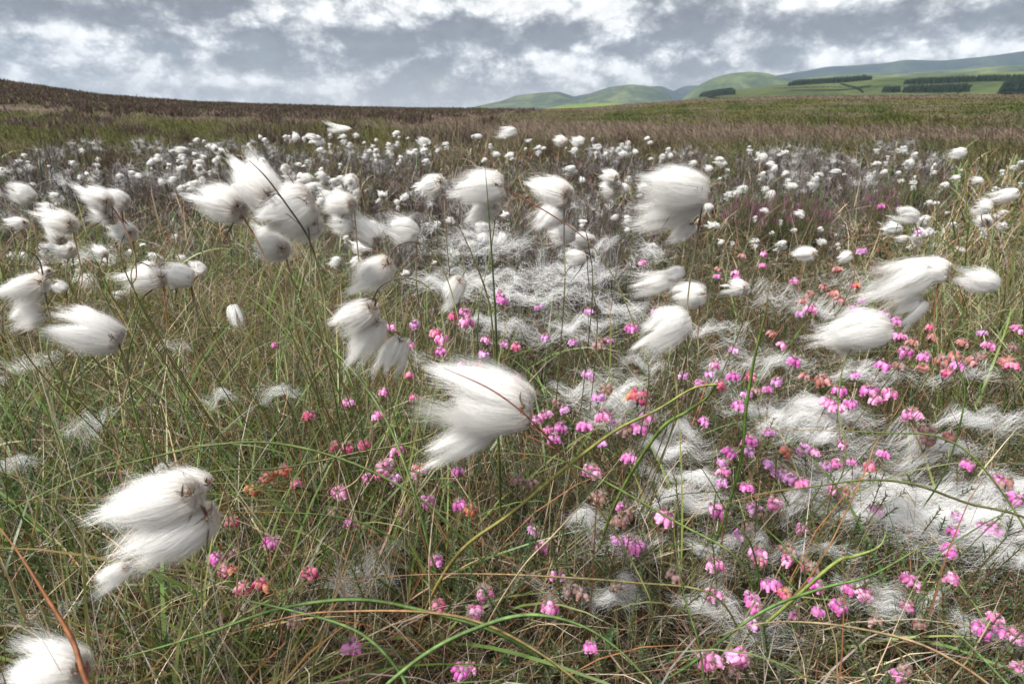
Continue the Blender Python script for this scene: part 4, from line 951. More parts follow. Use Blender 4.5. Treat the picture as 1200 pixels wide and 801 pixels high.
HEATHF = [  # px, py, size px, kind
 (297,574,20,'orange'),(313,561,20,'orange'),(330,553,20,'orange'),(347,567,16,'rose'),(364,487,18,'rose'),(393,523,18,'rose'),(397,577,22,'pink'),(272,612,20,'rose'),(321,635,22,'magenta'),
 (263,668,24,'rose'),(256,654,20,'magenta'),(272,668,20,'orange'),(286,691,24,'rose'),(308,684,22,'orange'),(363,673,24,'rose'),(275,648,16,'pink'),(343,729,18,'faded'),(323,405,10,'pink'),
 (407,472,16,'pink'),(515,412,16,'magenta'),(605,444,15,'magenta'),(567,415,15,'lilac'),(605,406,15,'rose'),(407,525,18,'rose'),(424,522,18,'rose'),(465,527,20,'pink'),(452,549,26,'pink'),
 (444,556,20,'rose'),(460,562,18,'lilac'),(493,549,20,'orange'),(488,552,20,'pink'),(502,588,22,'magenta'),(537,592,20,'magenta'),(552,598,22,'orange'),(412,612,20,'magenta'),(512,656,20,'magenta'),
 (636,641,20,'pink'),(566,695,26,'pink'),(511,713,24,'rose'),(554,721,27,'pink'),(644,712,27,'pink'),(413,757,27,'magenta'),(541,786,24,'magenta'),(552,782,18,'pink'),(692,757,20,'magenta'),(657,501,20,'magenta'),
 (684,500,22,'magenta'),(692,553,24,'pink'),(738,537,22,'magenta'),(752,467,24,'rose'),(744,462,22,'orange'),(690,440,20,'lilac'),(702,466,20,'lilac'),(637,487,18,'pink'),(627,492,14,'lilac'),(727,610,24,'faded'),
 (735,604,20,'salmon'),(743,640,28,'magenta'),(736,632,18,'lilac'),(750,503,24,'magenta'),(607,563,20,'faded'),(620,568,18,'faded'),(680,696,20,'faded'),(790,674,24,'faded'),(450,460,16,'pink'),(442,487,16,'pink'),
 (535,552,18,'magenta'),(486,466,14,'rose'),(478,404,16,'pink'),(457,384,16,'pink'),(486,381,16,'lilac'),(512,391,18,'rose'),(545,368,18,'magenta'),(547,377,20,'pink'),(589,352,16,'magenta'),(586,345,12,'pink'),
 (532,371,15,'rose'),(518,398,18,'pink'),(590,404,15,'lilac'),(640,396,14,'lilac'),(672,402,14,'lilac'),(740,385,18,'magenta'),(752,308,10,'pink'),(560,428,14,'rose'),(543,428,14,'pink'),(583,440,14,'pink'),
 (930,424,20,'magenta'),(1035,429,19,'magenta'),(1060,413,18,'magenta'),(962,446,21,'salmon'),(971,472,20,'pink'),(983,458,18,'magenta'),(996,473,18,'magenta'),(1018,459,22,'magenta'),(1024,468,16,'pink'),(1042,462,19,'pink'),
 (1066,486,22,'pink'),(866,475,18,'magenta'),(858,441,18,'magenta'),(826,494,15,'magenta'),(878,516,20,'magenta'),(856,531,19,'magenta'),(848,553,18,'pink'),(875,571,18,'magenta'),(903,546,20,'lilac'),(912,556,20,'lilac'),
 (926,560,22,'lilac'),(939,566,20,'pink'),(908,592,24,'pink'),(882,597,22,'lilac'),(890,602,18,'faded'),(843,601,27,'magenta'),(835,595,18,'lilac'),(922,531,18,'orange'),(1018,546,18,'rose'),(1036,532,17,'magenta'),
 (998,541,14,'magenta'),(988,521,14,'pink'),(967,546,16,'lilac'),(988,577,20,'salmon'),(980,575,18,'pink'),(939,620,16,'magenta'),(888,648,22,'pink'),(891,660,18,'rose'),(837,661,22,'pink'),(907,683,22,'magenta'),
 (920,696,20,'orange'),(880,702,22,'magenta'),(886,712,20,'pink'),(957,685,22,'magenta'),(950,668,22,'faded'),(944,662,18,'rose'),(983,711,22,'magenta'),(958,716,18,'magenta'),(996,690,18,'magenta'),(1015,697,22,'pink'),
 (1067,681,24,'pink'),(1062,712,20,'pink'),(1025,728,20,'faded'),(830,776,29,'pink'),(870,771,27,'pink'),(856,768,20,'lilac'),(1054,793,20,'magenta'),(1152,738,24,'magenta'),(1186,744,22,'pink'),(1172,738,20,'magenta'),
 (1027,598,20,'lilac'),(1119,605,16,'lilac'),(1164,621,22,'magenta'),(1152,618,18,'lilac'),(1116,647,22,'magenta'),(1178,566,22,'faded'),(1193,586,22,'magenta'),(1171,562,18,'magenta'),(1135,545,18,'magenta'),(1115,513,18,'salmon'),
 (1090,518,20,'faded'),(1196,783,20,'pink'),(901,507,16,'lilac'),(910,448,17,'lilac'),(880,441,16,'rose'),(845,452,16,'rose'),(875,462,15,'lilac'),(900,456,15,'magenta'),(942,441,14,'salmon'),(1000,440,14,'lilac'),
 (1103,424,20,'salmon'),(1110,437,17,'rose'),(1120,418,18,'salmon'),(1140,424,18,'salmon'),(1180,423,20,'salmon'),(1184,429,18,'rose'),(1160,405,15,'pink'),(1152,418,14,'faded'),(1192,386,14,'pink'),(1092,396,16,'salmon'),
 (1090,384,14,'rose'),(1055,395,14,'pink'),(1050,376,15,'magenta'),(1068,401,14,'salmon'),(950,362,15,'pink'),(941,353,13,'salmon'),(976,344,14,'salmon'),(966,336,12,'salmon'),(985,352,14,'salmon'),(1003,335,13,'orange'),
 (980,316,13,'salmon'),(948,345,12,'salmon'),(930,330,13,'pink'),(936,368,12,'lilac'),(1010,295,14,'lilac'),(862,320,12,'pink'),(864,326,10,'magenta'),(841,324,10,'magenta'),(843,316,10,'salmon'),(893,312,11,'pink'),
 (870,300,10,'salmon'),(895,298,10,'pink'),(1036,368,14,'lilac'),(1010,352,12,'lilac'),(1003,362,14,'lilac'),(918,405,14,'pink'),(838,428,14,'pink'),(860,410,13,'lilac'),(905,392,12,'salmon'),(1075,272,10,'lilac'),
 (1032,242,9,'magenta'),(1150,390,13,'lilac'),(1128,402,14,'salmon'),(660,480,15,'lilac'),(716,492,15,'lilac'),(705,520,15,'lilac'),(820,450,15,'magenta'),(800,440,14,'lilac'),(712,400,13,'lilac'),(630,360,12,'lilac'),
 (480,440,14,'rose'),(570,398,14,'pink'),(430,560,16,'pink'),(390,600,16,'faded'),(470,600,16,'faded'),(720,690,18,'faded'),(880,620,18,'faded'),(1100,760,18,'faded'),(620,610,14,'pink'),(1080,430,14,'salmon'),
]
def build_heath():
    rng = np.random.default_rng(3); tm = {}; used = set(); src = [h for h in HEATHF if h[0] > 620 and h[1] > 380]; k0 = 0
    while k0 < 48:                       # sprigs crowd beside their neighbours
        h = src[rng.integers(len(src))]; q = (int(h[0] + rng.normal(0, 22)), int(h[1] + rng.normal(0, 16)), h[2] * .95, ['magenta', 'pink', 'lilac', 'faded'][rng.integers(4)])
        if min(math.hypot(q[0] - g_[0], q[1] - g_[1]) for g_ in HEATHF) > 9 and q[1] < 790 and q[0] < 1195: HEATHF.append(q); k0 += 1
    for kd in PAL: tm[kd] = [heath_template(kd, k) for k in range(3)]
    for i, (px, py, w, kd) in enumerate(HEATHF):
        zt = .155 + .06 * sm(640, 440, py) + .05 * sm(420, 300, py)
        p = PZ(px, py, zt); d = proj(*p)[2]
        s = w * d / F / .0185 * .98
        s = float(np.clip(s, .7, 1.7))
        d2 = s * .0185 * F / w; p = P(px, py, d2); s *= 1.08
        gz = float(H(p[0], p[1])); t = tm[kd][rng.integers(3)]
        if t.name in used: o = copy_tree(t)
        else: o = t; used.add(t.name)
        o.location = (p[0], p[1], p[2] + .0035 * s); o.scale = (s, s, s); o.rotation_euler = (rng.normal(0, .22), rng.normal(0, .22), rng.uniform(0, 6.28))
        hgt = (p[2] - gz) / .13
        for ch in o.children:
            if ch.name.startswith('leafy'): ch.scale = (1, 1, float(max(1.0, hgt / s)))
        o['group'] = 'cross-leaved heath flowers'
        cn = {'pink': 'pink', 'magenta': 'magenta', 'rose': 'rose red', 'orange': 'orange and pink', 'salmon': 'salmon', 'faded': 'faded brownish', 'lilac': 'pale lilac'}[kd]
        AUTO.append((o, px, py, cn + ' heath flower'))
    for ts in tm.values():
        for t in ts:
            if t.name not in used:
                for c in list(t.children_recursive): bpy.data.objects.remove(c)
                bpy.data.objects.remove(t)
build_heath()

# --- down blown off and caught on the heath
FLUFF = [ # px, py, width px, height px, fibres, angle deg
 (1095,598,190,74,4600,-14,'the largest mat of down'),(1150,560,90,40,900,-20,0),(800,528,80,34,1300,-8,0),(795,585,84,34,1300,-10,0),(702,455,76,34,1100,-12,0),(735,480,60,30,700,-6,0),(870,432,70,26,700,-4,0),(905,432,60,26,700,4,0),
 (910,480,100,36,1100,-6,0),(950,505,90,34,900,-4,0),(1000,500,90,30,1000,-8,0),(1085,530,90,30,1100,4,0),(835,565,60,30,800,-10,0),(940,590,70,24,500,0,0),(858,642,70,34,1200,-8,0),(712,628,80,36,900,-10,0),
 (722,700,80,28,700,6,0),(850,722,110,30,1200,2,0),(1020,705,80,34,800,-6,0),(1150,745,90,34,900,-10,0),(1080,700,70,22,500,8,0),(440,668,70,26,500,0,0),(455,640,30,34,250,80,0),(265,464,36,12,300,12,0),
 (325,470,44,15,420,8,0),(100,500,44,18,380,0,0),(15,540,44,26,500,0,0),(210,412,26,10,180,10,0),(200,560,60,24,400,0,0),(30,430,60,24,700,-10,0),(560,285,110,34,900,-4,0),(620,330,120,40,1100,-2,0),
 (690,330,90,40,1000,-8,0),(520,330,90,30,800,0,0),(640,385,120,34,1000,-4,0),(730,370,70,30,700,-10,0),(560,380,60,30,500,-6,0),(760,425,60,20,400,-4,0),(835,390,70,20,500,0,0),(905,342,60,22,500,-4,0),
 (980,372,80,24,700,0,0),(1030,440,90,22,700,-6,0),(1130,440,80,20,500,6,0),(960,360,60,20,400,-4,0),(1150,500,90,24,600,-8,0),(470,420,50,24,350,-4,0),(700,290,50,20,400,-4,0),(770,296,50,30,500,-14,0),
 (90,300,60,24,500,-4,0),(430,268,60,24,500,-10,0),(1010,330,60,20,400,0,0),(1180,640,60,24,500,-4,0),(930,640,50,20,300,0,0),(60,720,60,16,200,14,0),(640,690,40,16,200,0,0),(350,700,30,14,120,0,0),(990,650,60,20,350,-6,0),
]
def build_fluff():
    for i, (px, py, w, h, nf, ang, ph) in enumerate(FLUFF):
        rng = np.random.default_rng(3000 + i)
        zt = .15 + .05 * sm(640, 440, py) + .06 * sm(420, 300, py)
        c = PZ(px, py, zt); d = proj(*c)[2]; Lx = w * 1.2 / F * d; Wy = h * 1.3 / F * d / (.5 + .4 * sm(300, 700, py)) * .8
        g = Geo(); nf = int(nf * (.50 if 440 < py < 720 else .33))
        k = max(3, nf // 110)
        a = math.radians(ang)
        cc = np.stack([rng.uniform(-.36, .36, k) * Lx, rng.normal(0, .34, k) * Wy], -1); cl = rng.uniform(.35, .9, k); ca = rng.normal(0, .22, k); ccu = rng.normal(0, .35, k)
        j = rng.choice(k, nf, p=(lambda q: q / q.sum())(rng.uniform(.3, 1, k)))
        S = 8; t = np.linspace(-.5, .5, S)
        ln = Lx * cl[j] * rng.uniform(.35, 1.1, nf); sh = rng.normal(0, .16, nf)
        th = ca[j] + rng.normal(0, .24, nf)
        x = (t[None] + sh[:, None]) * ln[:, None]
        y = rng.normal(0, .30, nf)[:, None] * Wy * rng.uniform(.3, 1.3, k)[j][:, None] + (ccu[j] + rng.normal(0, .20, nf))[:, None] * (t[None] ** 2) * ln[:, None]
        xx = cc[j, 0][:, None] + x * np.cos(th)[:, None] - y * np.sin(th)[:, None]
        yy = cc[j, 1][:, None] + x * np.sin(th)[:, None] + y * np.cos(th)[:, None]
        wob = np.cumsum(rng.normal(0, 1, (nf, S, 3)), 1) * Lx * .005
        X = xx * math.cos(a) - yy * math.sin(a); Y = xx * math.sin(a) + yy * math.cos(a)
        bump = .030 * (fbm(X * 45 + i * 9, Y * 45, 4, 3) - .5) * 2
        Z = bump + rng.uniform(-.004, .009, nf)[:, None]
        Pt = np.stack([X, Y, Z], -1) + wob * [1, 1, .6]
        side = norm(np.cross(tangents(Pt), np.array([0, -.3, 1]) + rng.normal(0, .4, (nf, 1, 3))))
        wd = max(.00006, .00016 * d) * rng.uniform(.6, 1.3, (nf, 1)) * np.ones((1, S))
        ribbons(g, Pt, wd, side, np.array([.86, .855, .84]) * rng.uniform(.9, 1.04, (nf, 1)))
        o = g.obj('cotton_wisp', M_fluff); o.location = tuple(c); o['category'] = 'cotton wisp'; o['kind'] = 'thing'; o['group'] = 'blown down caught on the plants'
        kind = 'dense wide' if nf > 1200 else ('thick' if nf > 480 else ('thin' if nf > 240 else 'scant')); 
        AUTO.append((o, px, py, kind + ' cotton wisp'))
        if ph: NAMED.append((px, py, ph))
build_fluff()

# --- long single blades of grass
BLADES = [ # pixels, depths (start,end), width m, colour start, colour end, label
 ([(-20,612),(90,560),(160,540),(250,521),(330,520),(420,545),(500,590),(560,650)], (.36,.50), .0026, (.20,.24,.09), (.14,.20,.06), 'pale grey-green blade arching over the smooth lower left cotton head'),
 ([(-20,588),(150,578),(250,552),(330,548),(420,530),(500,512),(560,470)], (.40,.60), .0022, (.18,.21,.07), (.20,.20,.10), 'long pale blade rising from the left edge to the central head'),
 ([(842,450),(812,455),(770,480),(720,505),(660,550),(600,600),(540,645)], (.40,.44), .0036, (.20,.26,.06), (.22,.13,.05), 'thick olive blade turning brown at its lower left end, right of the central head'),
 ([(840,448),(828,466),(805,482),(770,508)], (.40,.46), .0036, (.13,.20,.05), (.12,.17,.04), 'short folded green blade hooked under the tip of the thick olive one'),
 ([(-15,600),(20,645),(55,700),(85,750),(112,815)], (.32,.30), .0030, (.30,.13,.06), (.26,.10,.05), 'thick rust brown blade descending from the left edge to the bottom left corner'),
 ([(245,601),(320,600),(400,606),(460,630),(520,680)], (.46,.52), .0022, (.12,.20,.05), (.10,.17,.05), 'green blade starting under the smooth lower left cotton head'),
 ([(60,785),(150,768),(240,742),(330,712),(420,702),(500,716),(580,740)], (.36,.42), .0034, (.12,.19,.05), (.10,.16,.05), 'broad green blade arching low across the bottom left'),
 ([(180,715),(250,700),(330,712),(420,740),(470,790),(480,830)], (.38,.38), .0028, (.14,.22,.07), (.10,.17,.05), 'green blade bending down to the bottom edge below the left orange flowers'),
 ([(260,745),(340,722),(400,716),(500,717),(570,732),(640,770),(700,820)], (.38,.37), .0026, (.30,.14,.08), (.20,.24,.07), 'blade reddish at left and olive at right running along the bottom'),
 ([(440,815),(500,765),(560,735),(620,720),(680,732),(730,765),(780,820)], (.37,.36), .0034, (.17,.26,.09), (.15,.24,.07), 'broad fresh green blade arching above the bottom edge centre'),
 ([(400,683),(470,674),(560,672),(640,675),(740,682),(830,694)], (.43,.44), .0020, (.32,.16,.12), (.18,.27,.06), 'straight level blade pink at left and green at right, under the pink flowers'),
 ([(560,532),(610,531),(660,540),(720,570),(790,610),(860,650)], (.44,.48), .0022, (.24,.31,.10), (.14,.22,.05), 'bright green blade leaving from beneath the central cotton head'),
 ([(568,190),(572,240),(577,310),(581,380),(582,450),(584,520)], (.42,.50), .0026, (.07,.10,.025), (.10,.13,.03), 'upright green stalk standing before the central round head'),
 ([(506,206),(530,250),(556,305),(574,360),(580,430)], (.46,.52), .0020, (.16,.09,.04), (.10,.16,.04), 'slender green blade leaning left and crossing the upright stalk'),
 ([(902,330),(896,370),(884,420),(874,480),(868,540)], (.44,.50), .0034, (.12,.20,.04), (.10,.16,.04), 'thick dark green blade standing right of the fat hanging head'),
 ([(838,746),(880,732),(930,728),(1000,735),(1080,755),(1150,795),(1180,830)], (.40,.38), .0024, (.40,.32,.19), (.30,.16,.08), 'long tan straw arching across the bottom right corner'),
 ([(845,592),(900,577),(960,569),(1015,562),(1070,567),(1130,588),(1215,618)], (.40,.40), .0022, (.13,.20,.05), (.10,.05,.03), 'blade green at left and dark brown at right lying over the largest mat of down'),
 ([(880,505),(960,504),(1040,507),(1100,512),(1150,545),(1210,640)], (.46,.46), .0020, (.14,.20,.05), (.17,.22,.06), 'thin green blade bending over behind the largest mat of down'),
 ([(798,518),(830,560),(855,605),(880,638)], (.44,.46), .0020, (.10,.15,.04), (.09,.13,.03), 'dark green blade cutting down through the right wisps'),
 ([(1080,708),(1120,740),(1170,790),(1200,830)], (.42,.40), .0030, (.17,.26,.09), (.15,.22,.07), 'broad blade sloping to the bottom right corner'),
 ([(890,718),(960,690),(1020,674),(1080,640),(1100,628)], (.42,.46), .0026, (.13,.22,.07), (.12,.20,.05), 'green blade rising from lower right to the largest mat of down'),
 ([(975,662),(1000,652),(1030,640),(1040,618)], (.44,.46), .0036, (.26,.30,.08), (.20,.26,.07), 'short wide yellow-green blade below the largest mat of down'),
 ([(430,480),(436,520),(420,560),(380,590)], (.50,.52), .0016, (.36,.28,.17), (.30,.22,.13), 'curved straw beside the rose flowers left of centre'),
 ([(520,556),(510,590),(505,630),(503,668)], (.42,.43), .0016, (.46,.40,.26), (.40,.34,.22), 'pale upright straw under the left end of the central cotton head'),
 ([(740,520),(700,570),(650,625),(612,665)], (.42,.43), .0016, (.44,.36,.24), (.38,.30,.18), 'pale straw slanting across the thick olive blade'),
 ([(1010,560),(1026,520),(1052,480),(1070,440)], (.46,.54), .0018, (.36,.20,.10), (.30,.18,.09), 'rusty straw slanting up below the brown-ringed head'),
 ([(150,440),(160,380),(172,340),(190,300)], (.52,.6), .0022, (.10,.15,.04), (.08,.12,.03), 'dark green blade rising behind the tousled head'),
 ([(480,560),(440,470),(380,400),(300,340),(240,318)], (.46,.70), .0024, (.12,.19,.05), (.16,.20,.07), 'long green blade leaning left below the big bunch'),
 ([(1130,470),(1120,420),(1106,370),(1096,330)], (.56,.6), .0020, (.10,.16,.04), (.09,.13,.03), 'green blade standing before the flowing mane'),
 ([(820,760),(800,690),(790,610),(806,560)], (.42,.46), .0020, (.12,.17,.05), (.10,.15,.04), 'green blade standing between the right wisps near the bottom'),
]
def build_blades():
    for i, (pts, (d0, d1), w, c0, c1, lab) in enumerate(BLADES):
        ds = np.linspace(d0, d1, len(pts)); cp = [P(x, y, d) for (x, y), d in zip(pts, ds)]
        # the lower end runs on, bending down into the turf
        flip = cp[0][2] < cp[-1][2]
        if flip: cp = cp[::-1]
        dv_ = cp[-1] - cp[-2]; dv_ /= np.linalg.norm(dv_); lo = cp[-1]; gz = float(H(lo[0], lo[1])); drop = max(lo[2] - gz, .02)
        m1 = lo + np.array([dv_[0] * .04, dv_[1] * .04 + .02, -.30 * drop]); m2 = m1 + np.array([dv_[0] * .025, .03, 0]); m2[2] = lo[2] - .68 * drop
        m3 = m2 + np.array([dv_[0] * .01, .02, 0]); m3[2] = gz - .01
        cp = cp + [m1, m2, m3]
        if flip: cp = cp[::-1]
        path = catmull(cp, 64)
        n = len(path); t = np.linspace(0, 1, n); g = Geo(); w *= .82
        tip_first = path[0][2] > path[-1][2]
        u = t if tip_first else 1 - t
        if i in (2, 3): u = np.maximum(u, .2)
        W = w * np.clip(.12 + 2.2 * u, 0, 1)
        tg = tangents(path[None])[0]; vd = norm(path - np.array([0, 0, CZ])); s = norm(np.cross(tg, vd)); nrm = norm(np.cross(s, tg))
        tw = .35 * np.sin(t * 5 + i); s2 = s * np.cos(tw)[:, None] + nrm * np.sin(tw)[:, None]; n2 = norm(np.cross(tg, s2))
        # V-keeled section: left edge, keel, right edge, keel underside
        ring = np.stack([path - s2 * W[:, None] / 2, path + n2 * W[:, None] * .12, path + s2 * W[:, None] / 2, path + n2 * W[:, None] * .18], 1)
        ii = np.arange(n - 1)[:, None] * 4; j = np.arange(4)[None]; j2 = (j + 1) % 4
        k = t[:, None]; c = np.array(c0) * (1 - k) + np.array(c1) * k
        W = W * (1 + .25 * (vn(t * 9, t * 0, i + 50) - .5)); c = c * (1 + .7 * (vn(t * 40, t * 0, i)[:, None] - .5)); bt = (sm(.25, .0, u) * (i % 3 != 0))[:, None]; c = c * (1 - bt) + np.array([.34, .17, .08]) * bt; c = c * 1.3; c4 = np.stack([c * 1.25, c * .80, c * 1.05, c * .8], 1)  # pale edge highlights are painted into the blade colour
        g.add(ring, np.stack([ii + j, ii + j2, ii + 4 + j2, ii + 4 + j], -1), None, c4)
        base = path[np.argmin(path[:, 2])]
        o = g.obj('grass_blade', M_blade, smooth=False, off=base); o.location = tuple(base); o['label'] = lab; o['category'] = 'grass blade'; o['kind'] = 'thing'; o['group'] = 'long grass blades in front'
build_blades()

# ------------------------------------------------------------------ labels from landmarks
def autolabel():
    rows = []
    for o, px, py, what in AUTO:
        best = sorted(NAMED, key=lambda q: (q[0] - px) ** 2 + (q[1] - py) ** 2)
        best = [b for b in best if (b[0] - px) ** 2 + (b[1] - py) ** 2 > 100][0]
        dx, dy = px - best[0], py - best[1]; dist = math.hypot(dx, dy); q = math.degrees(math.atan2(dy, dx))
        dirs = ['right of', 'below and right of', 'below', 'below and left of', 'left of', 'above and left of', 'above', 'above and right of']
        dr = dirs[int(((q + 22.5) % 360) // 45)]
        near = 'just ' if dist < 60 else ('' if dist < 130 else 'well ')
        rows.append([o, px, py, f'{what} {near}{dr} {best[2]}'])
    for it in range(3):
        by = {}
        for r in rows: by.setdefault(r[3], []).append(r)
        for k, v in by.items():
            if len(v) < 2: continue
            xs = [r[1] for r in v]; ys = [r[2] for r in v]
            if max(xs) - min(xs) >= max(ys) - min(ys):
                v.sort(key=lambda r: r[1]); names = {2: ['left', 'right'], 3: ['leftmost', 'middle', 'rightmost']}
            else:
                v.sort(key=lambda r: r[2]); names = {2: ['upper', 'lower'], 3: ['topmost', 'middle', 'lowest']}
            ordn = ['first', 'second', 'third', 'fourth', 'fifth', 'sixth', 'seventh', 'eighth']
            horiz = max(xs) - min(xs) >= max(ys) - min(ys)
            for i, r in enumerate(v):
                r[3] = (names[len(v)][i] if len(v) in names else ordn[min(i, 7)] + (' from left' if horiz else ' from top')) + (' ' if len(v) in names else ', ') + k
    for o, px, py, lab in rows:
        w = lab.split()
        o['label'] = ' '.join(w[:16])
autolabel()

# ================================================================== LIGHT, SKY, CAMERA
SUN_EL, SUN_AZ = math.radians(56), math.radians(-115)       # azimuth from +Y towards +X
def world():
    w = bpy.data.worlds.new('World'); SC.world = w; w.use_nodes = True; t = w.node_tree; N, L = t.nodes, t.links; N.clear()
    out = N.new('ShaderNodeOutputWorld'); bg = N.new('ShaderNodeBackground'); bg.inputs['Strength'].default_value = 0.10
    sky = N.new('ShaderNodeTexSky'); sky.sky_type = 'NISHITA'; sky.sun_disc = False; sky.sun_elevation = SUN_EL; sky.sun_rotation = SUN_AZ; sky.dust_density = 1.5
    tc = N.new('ShaderNodeTexCoord')
    def math_(op, a, b=None, c=None):
        n = N.new('ShaderNodeMath'); n.operation = op
        for i, v in enumerate((a, b, c)):
            if v is None: continue
            if isinstance(v, (int, float)): n.inputs[i].default_value = v
            else: L.new(v, n.inputs[i])
        return n.outputs[0]
    sp = N.new('ShaderNodeSeparateXYZ'); L.new(tc.outputs['Generated'], sp.inputs[0])
    z = math_('MAXIMUM', sp.outputs[2], 0.0)
    # layered deck: angular mapping that keeps the puffs upright near the horizon and stretches them overhead
    zz = math_('ADD', z, 0.02)
    cb = N.new('ShaderNodeCombineXYZ')
    iv = math_('ADD', 1.55, 0.0)
    L.new(math_('MULTIPLY', math_('MULTIPLY', sp.outputs[0], iv), 1.0), cb.inputs[0]); L.new(math_('MULTIPLY', math_('MULTIPLY', sp.outputs[1], iv), 1.0), cb.inputs[1]); L.new(math_('MULTIPLY', zz, 2.3), cb.inputs[2])
    def noise(scale, det, rough, dist=0.0, off=(0, 0, 0)):
        mp = N.new('ShaderNodeMapping'); mp.inputs['Location'].default_value = off; L.new(cb.outputs[0], mp.inputs[0])
        n = N.new('ShaderNodeTexNoise'); n.inputs['Scale'].default_value = scale; n.inputs['Detail'].default_value = det; n.inputs['Roughness'].default_value = rough; n.inputs['Distortion'].default_value = dist
        L.new(mp.outputs[0], n.inputs['Vector']); return n.outputs['Fac']
    def mrange(v, a, b, c=0.0, d=1.0, smooth=True):
        n = N.new('ShaderNodeMapRange'); n.interpolation_type = 'SMOOTHSTEP' if smooth else 'LINEAR'
        L.new(v, n.inputs['Value'])
        for k, x in zip(('From Min', 'From Max', 'To Min', 'To Max'), (a, b, c, d)): n.inputs[k].default_value = x
        return n.outputs[0]
    def mix(f, a, b):
        n = N.new('ShaderNodeMix'); n.data_type = 'RGBA'
        if isinstance(f, (int, float)): n.inputs[0].default_value = f
        else: L.new(f, n.inputs[0])
        for i, v in ((6, a), (7, b)):
            if isinstance(v, tuple): n.inputs[i].default_value = (*v, 1)
            else: L.new(v, n.inputs[i])
        return n.outputs[2]
    big = noise(3.0, 7, 0.55, 0.3, (3.1, 1.7, 0.4)); med = noise(7.5, 10, 0.60, 0.25, (0.2, 5.0, 2.0)); fine = noise(22.0, 10, 0.65, 0.2, (9, 2, 1))
    # billow relief: same noise a step higher / lower
    med2 = noise(7.5, 10, 0.60, 0.25, (0.2, 5.0, 2.06))
    rel = math_('SUBTRACT', med, med2)
    white = mix(mrange(fine, .35, .65), (7.0, 7.35, 7.8), (9.2, 9.3, 9.4))
    grey = mix(mrange(big, .35, .62), (4.4, 4.9, 5.6), (2.15, 2.6, 3.2))
    # dark masses placed where the picture has them (world directions)
    def blob(px, py, rx, ry):
        a, e = azel(px, py); v = Vector((math.sin(a) * math.cos(e), math.cos(a) * math.cos(e), math.sin(e)))
        va = Vector((math.cos(a), -math.sin(a), 0)); vu = v.cross(va) * -1
        def dotn(vec, add, sc):
            n = N.new('ShaderNodeVectorMath'); n.operation = 'DOT_PRODUCT'; L.new(tc.outputs['Generated'], n.inputs[0]); n.inputs[1].default_value = vec
            return math_('MULTIPLY', n.outputs['Value'], 1 / sc)
        cosx = max(.3, math.cos(a))
        rxa = rx / F * cosx ** 1.6 * 1.1; rya = ry / F * cosx
        dx = dotn(va, 0, rxa); dz_ = math_('DIVIDE', math_('SUBTRACT', sp.outputs[2], v.z), rya)
        r = math_('ADD', math_('SQRT', math_('ADD', math_('MULTIPLY', dx, dx), math_('MULTIPLY', dz_, dz_))), math_('MULTIPLY', math_('SUBTRACT', med, .5), 2.2))
        fr = N.new('ShaderNodeVectorMath'); fr.operation = 'DOT_PRODUCT'; L.new(tc.outputs['Generated'], fr.inputs[0]); fr.inputs[1].default_value = v
        front = mrange(fr.outputs['Value'], .3, .6)
        return math_('MULTIPLY', mrange(r, 0.0, 1.6, 1.0, 0.0), front)
    dark = None
    for b in [(192, 54, 30, 15), (312, 42, 32, 17), (292, 72, 36, 12), (20, 58, 60, 18), (90, 14, 110, 20), (230, 8, 50, 12), (450, 58, 60, 20), (500, 78, 50, 14), (640, 42, 34, 20), (800, 28, 48, 20), (985, 28, 90, 16), (1120, 22, 90, 14),
              (915, 64, 26, 8), (800, 80, 40, 9), (560, 30, 40, 14), (730, 58, 30, 10)]:
        o = blob(*b); dark = o if dark is None else math_('MAXIMUM', dark, o)
    bright = None
    for b in [(245, 58, 22, 26), (120, 42, 80, 9), (100, 70, 60, 12), (395, 78, 44, 26), (360, 20, 34, 20), (420, 26, 50, 12), (560, 8, 90, 10), (680, 16, 40, 18), (630, 66, 20, 10), (870, 24, 34, 26), (1130, 60, 60, 10), (700, 84, 80, 12), (280, 96, 120, 8), (920, 12, 40, 12), (1000, 66, 50, 10)]:
        o = blob(*b); bright = o if bright is None else math_('MAXIMUM', bright, o)
    field = math_('ADD', math_('MULTIPLY', med, 1.0), math_('MULTIPLY', math_('SUBTRACT', fine, .5), .35))
    bil = math_('ABSOLUTE', math_('SUBTRACT', math_('MULTIPLY', noise(13.0, 3, .5, .0, (4, 4, 8)), 2.0), 1.0)); bil2 = math_('ABSOLUTE', math_('SUBTRACT', math_('MULTIPLY', noise(34.0, 5, .6, .0, (1, 4, 3)), 2.0), 1.0))
    puff = math_('ADD', math_('MULTIPLY', bil, .9), math_('MULTIPLY', bil2, .55))          # 0 in the creases, high on the bulges
    f = math_('ADD', math_('MULTIPLY', math_('SUBTRACT', med, .5), .75), math_('MULTIPLY', math_('SUBTRACT', big, .5), .45))
    f = math_('ADD', f, math_('MULTIPLY', dark, .25)); f = math_('SUBTRACT', f, math_('MULTIPLY', bright, .20))
    f = math_('SUBTRACT', f, math_('MULTIPLY', math_('SUBTRACT', puff, .30), .42))
    f = math_('ADD', math_('SUBTRACT', f, math_('MULTIPLY', rel, 1.2)), .472)
    rp = N.new('ShaderNodeValToRGB'); e = rp.color_ramp.elements; L.new(f, rp.inputs[0])
    e[0].position = .33; e[0].color = (1.0, 1.0, 1.0, 1); e[1].position = .72; e[1].color = (.21, .225, .26, 1)
    for ps, cl in ((.40, (.90, .91, .92)), (.455, (.70, .71, .73)), (.53, (.50, .52, .55)), (.62, (.31, .33, .365))):
        q = e.new(ps); q.color = (*cl, 1)
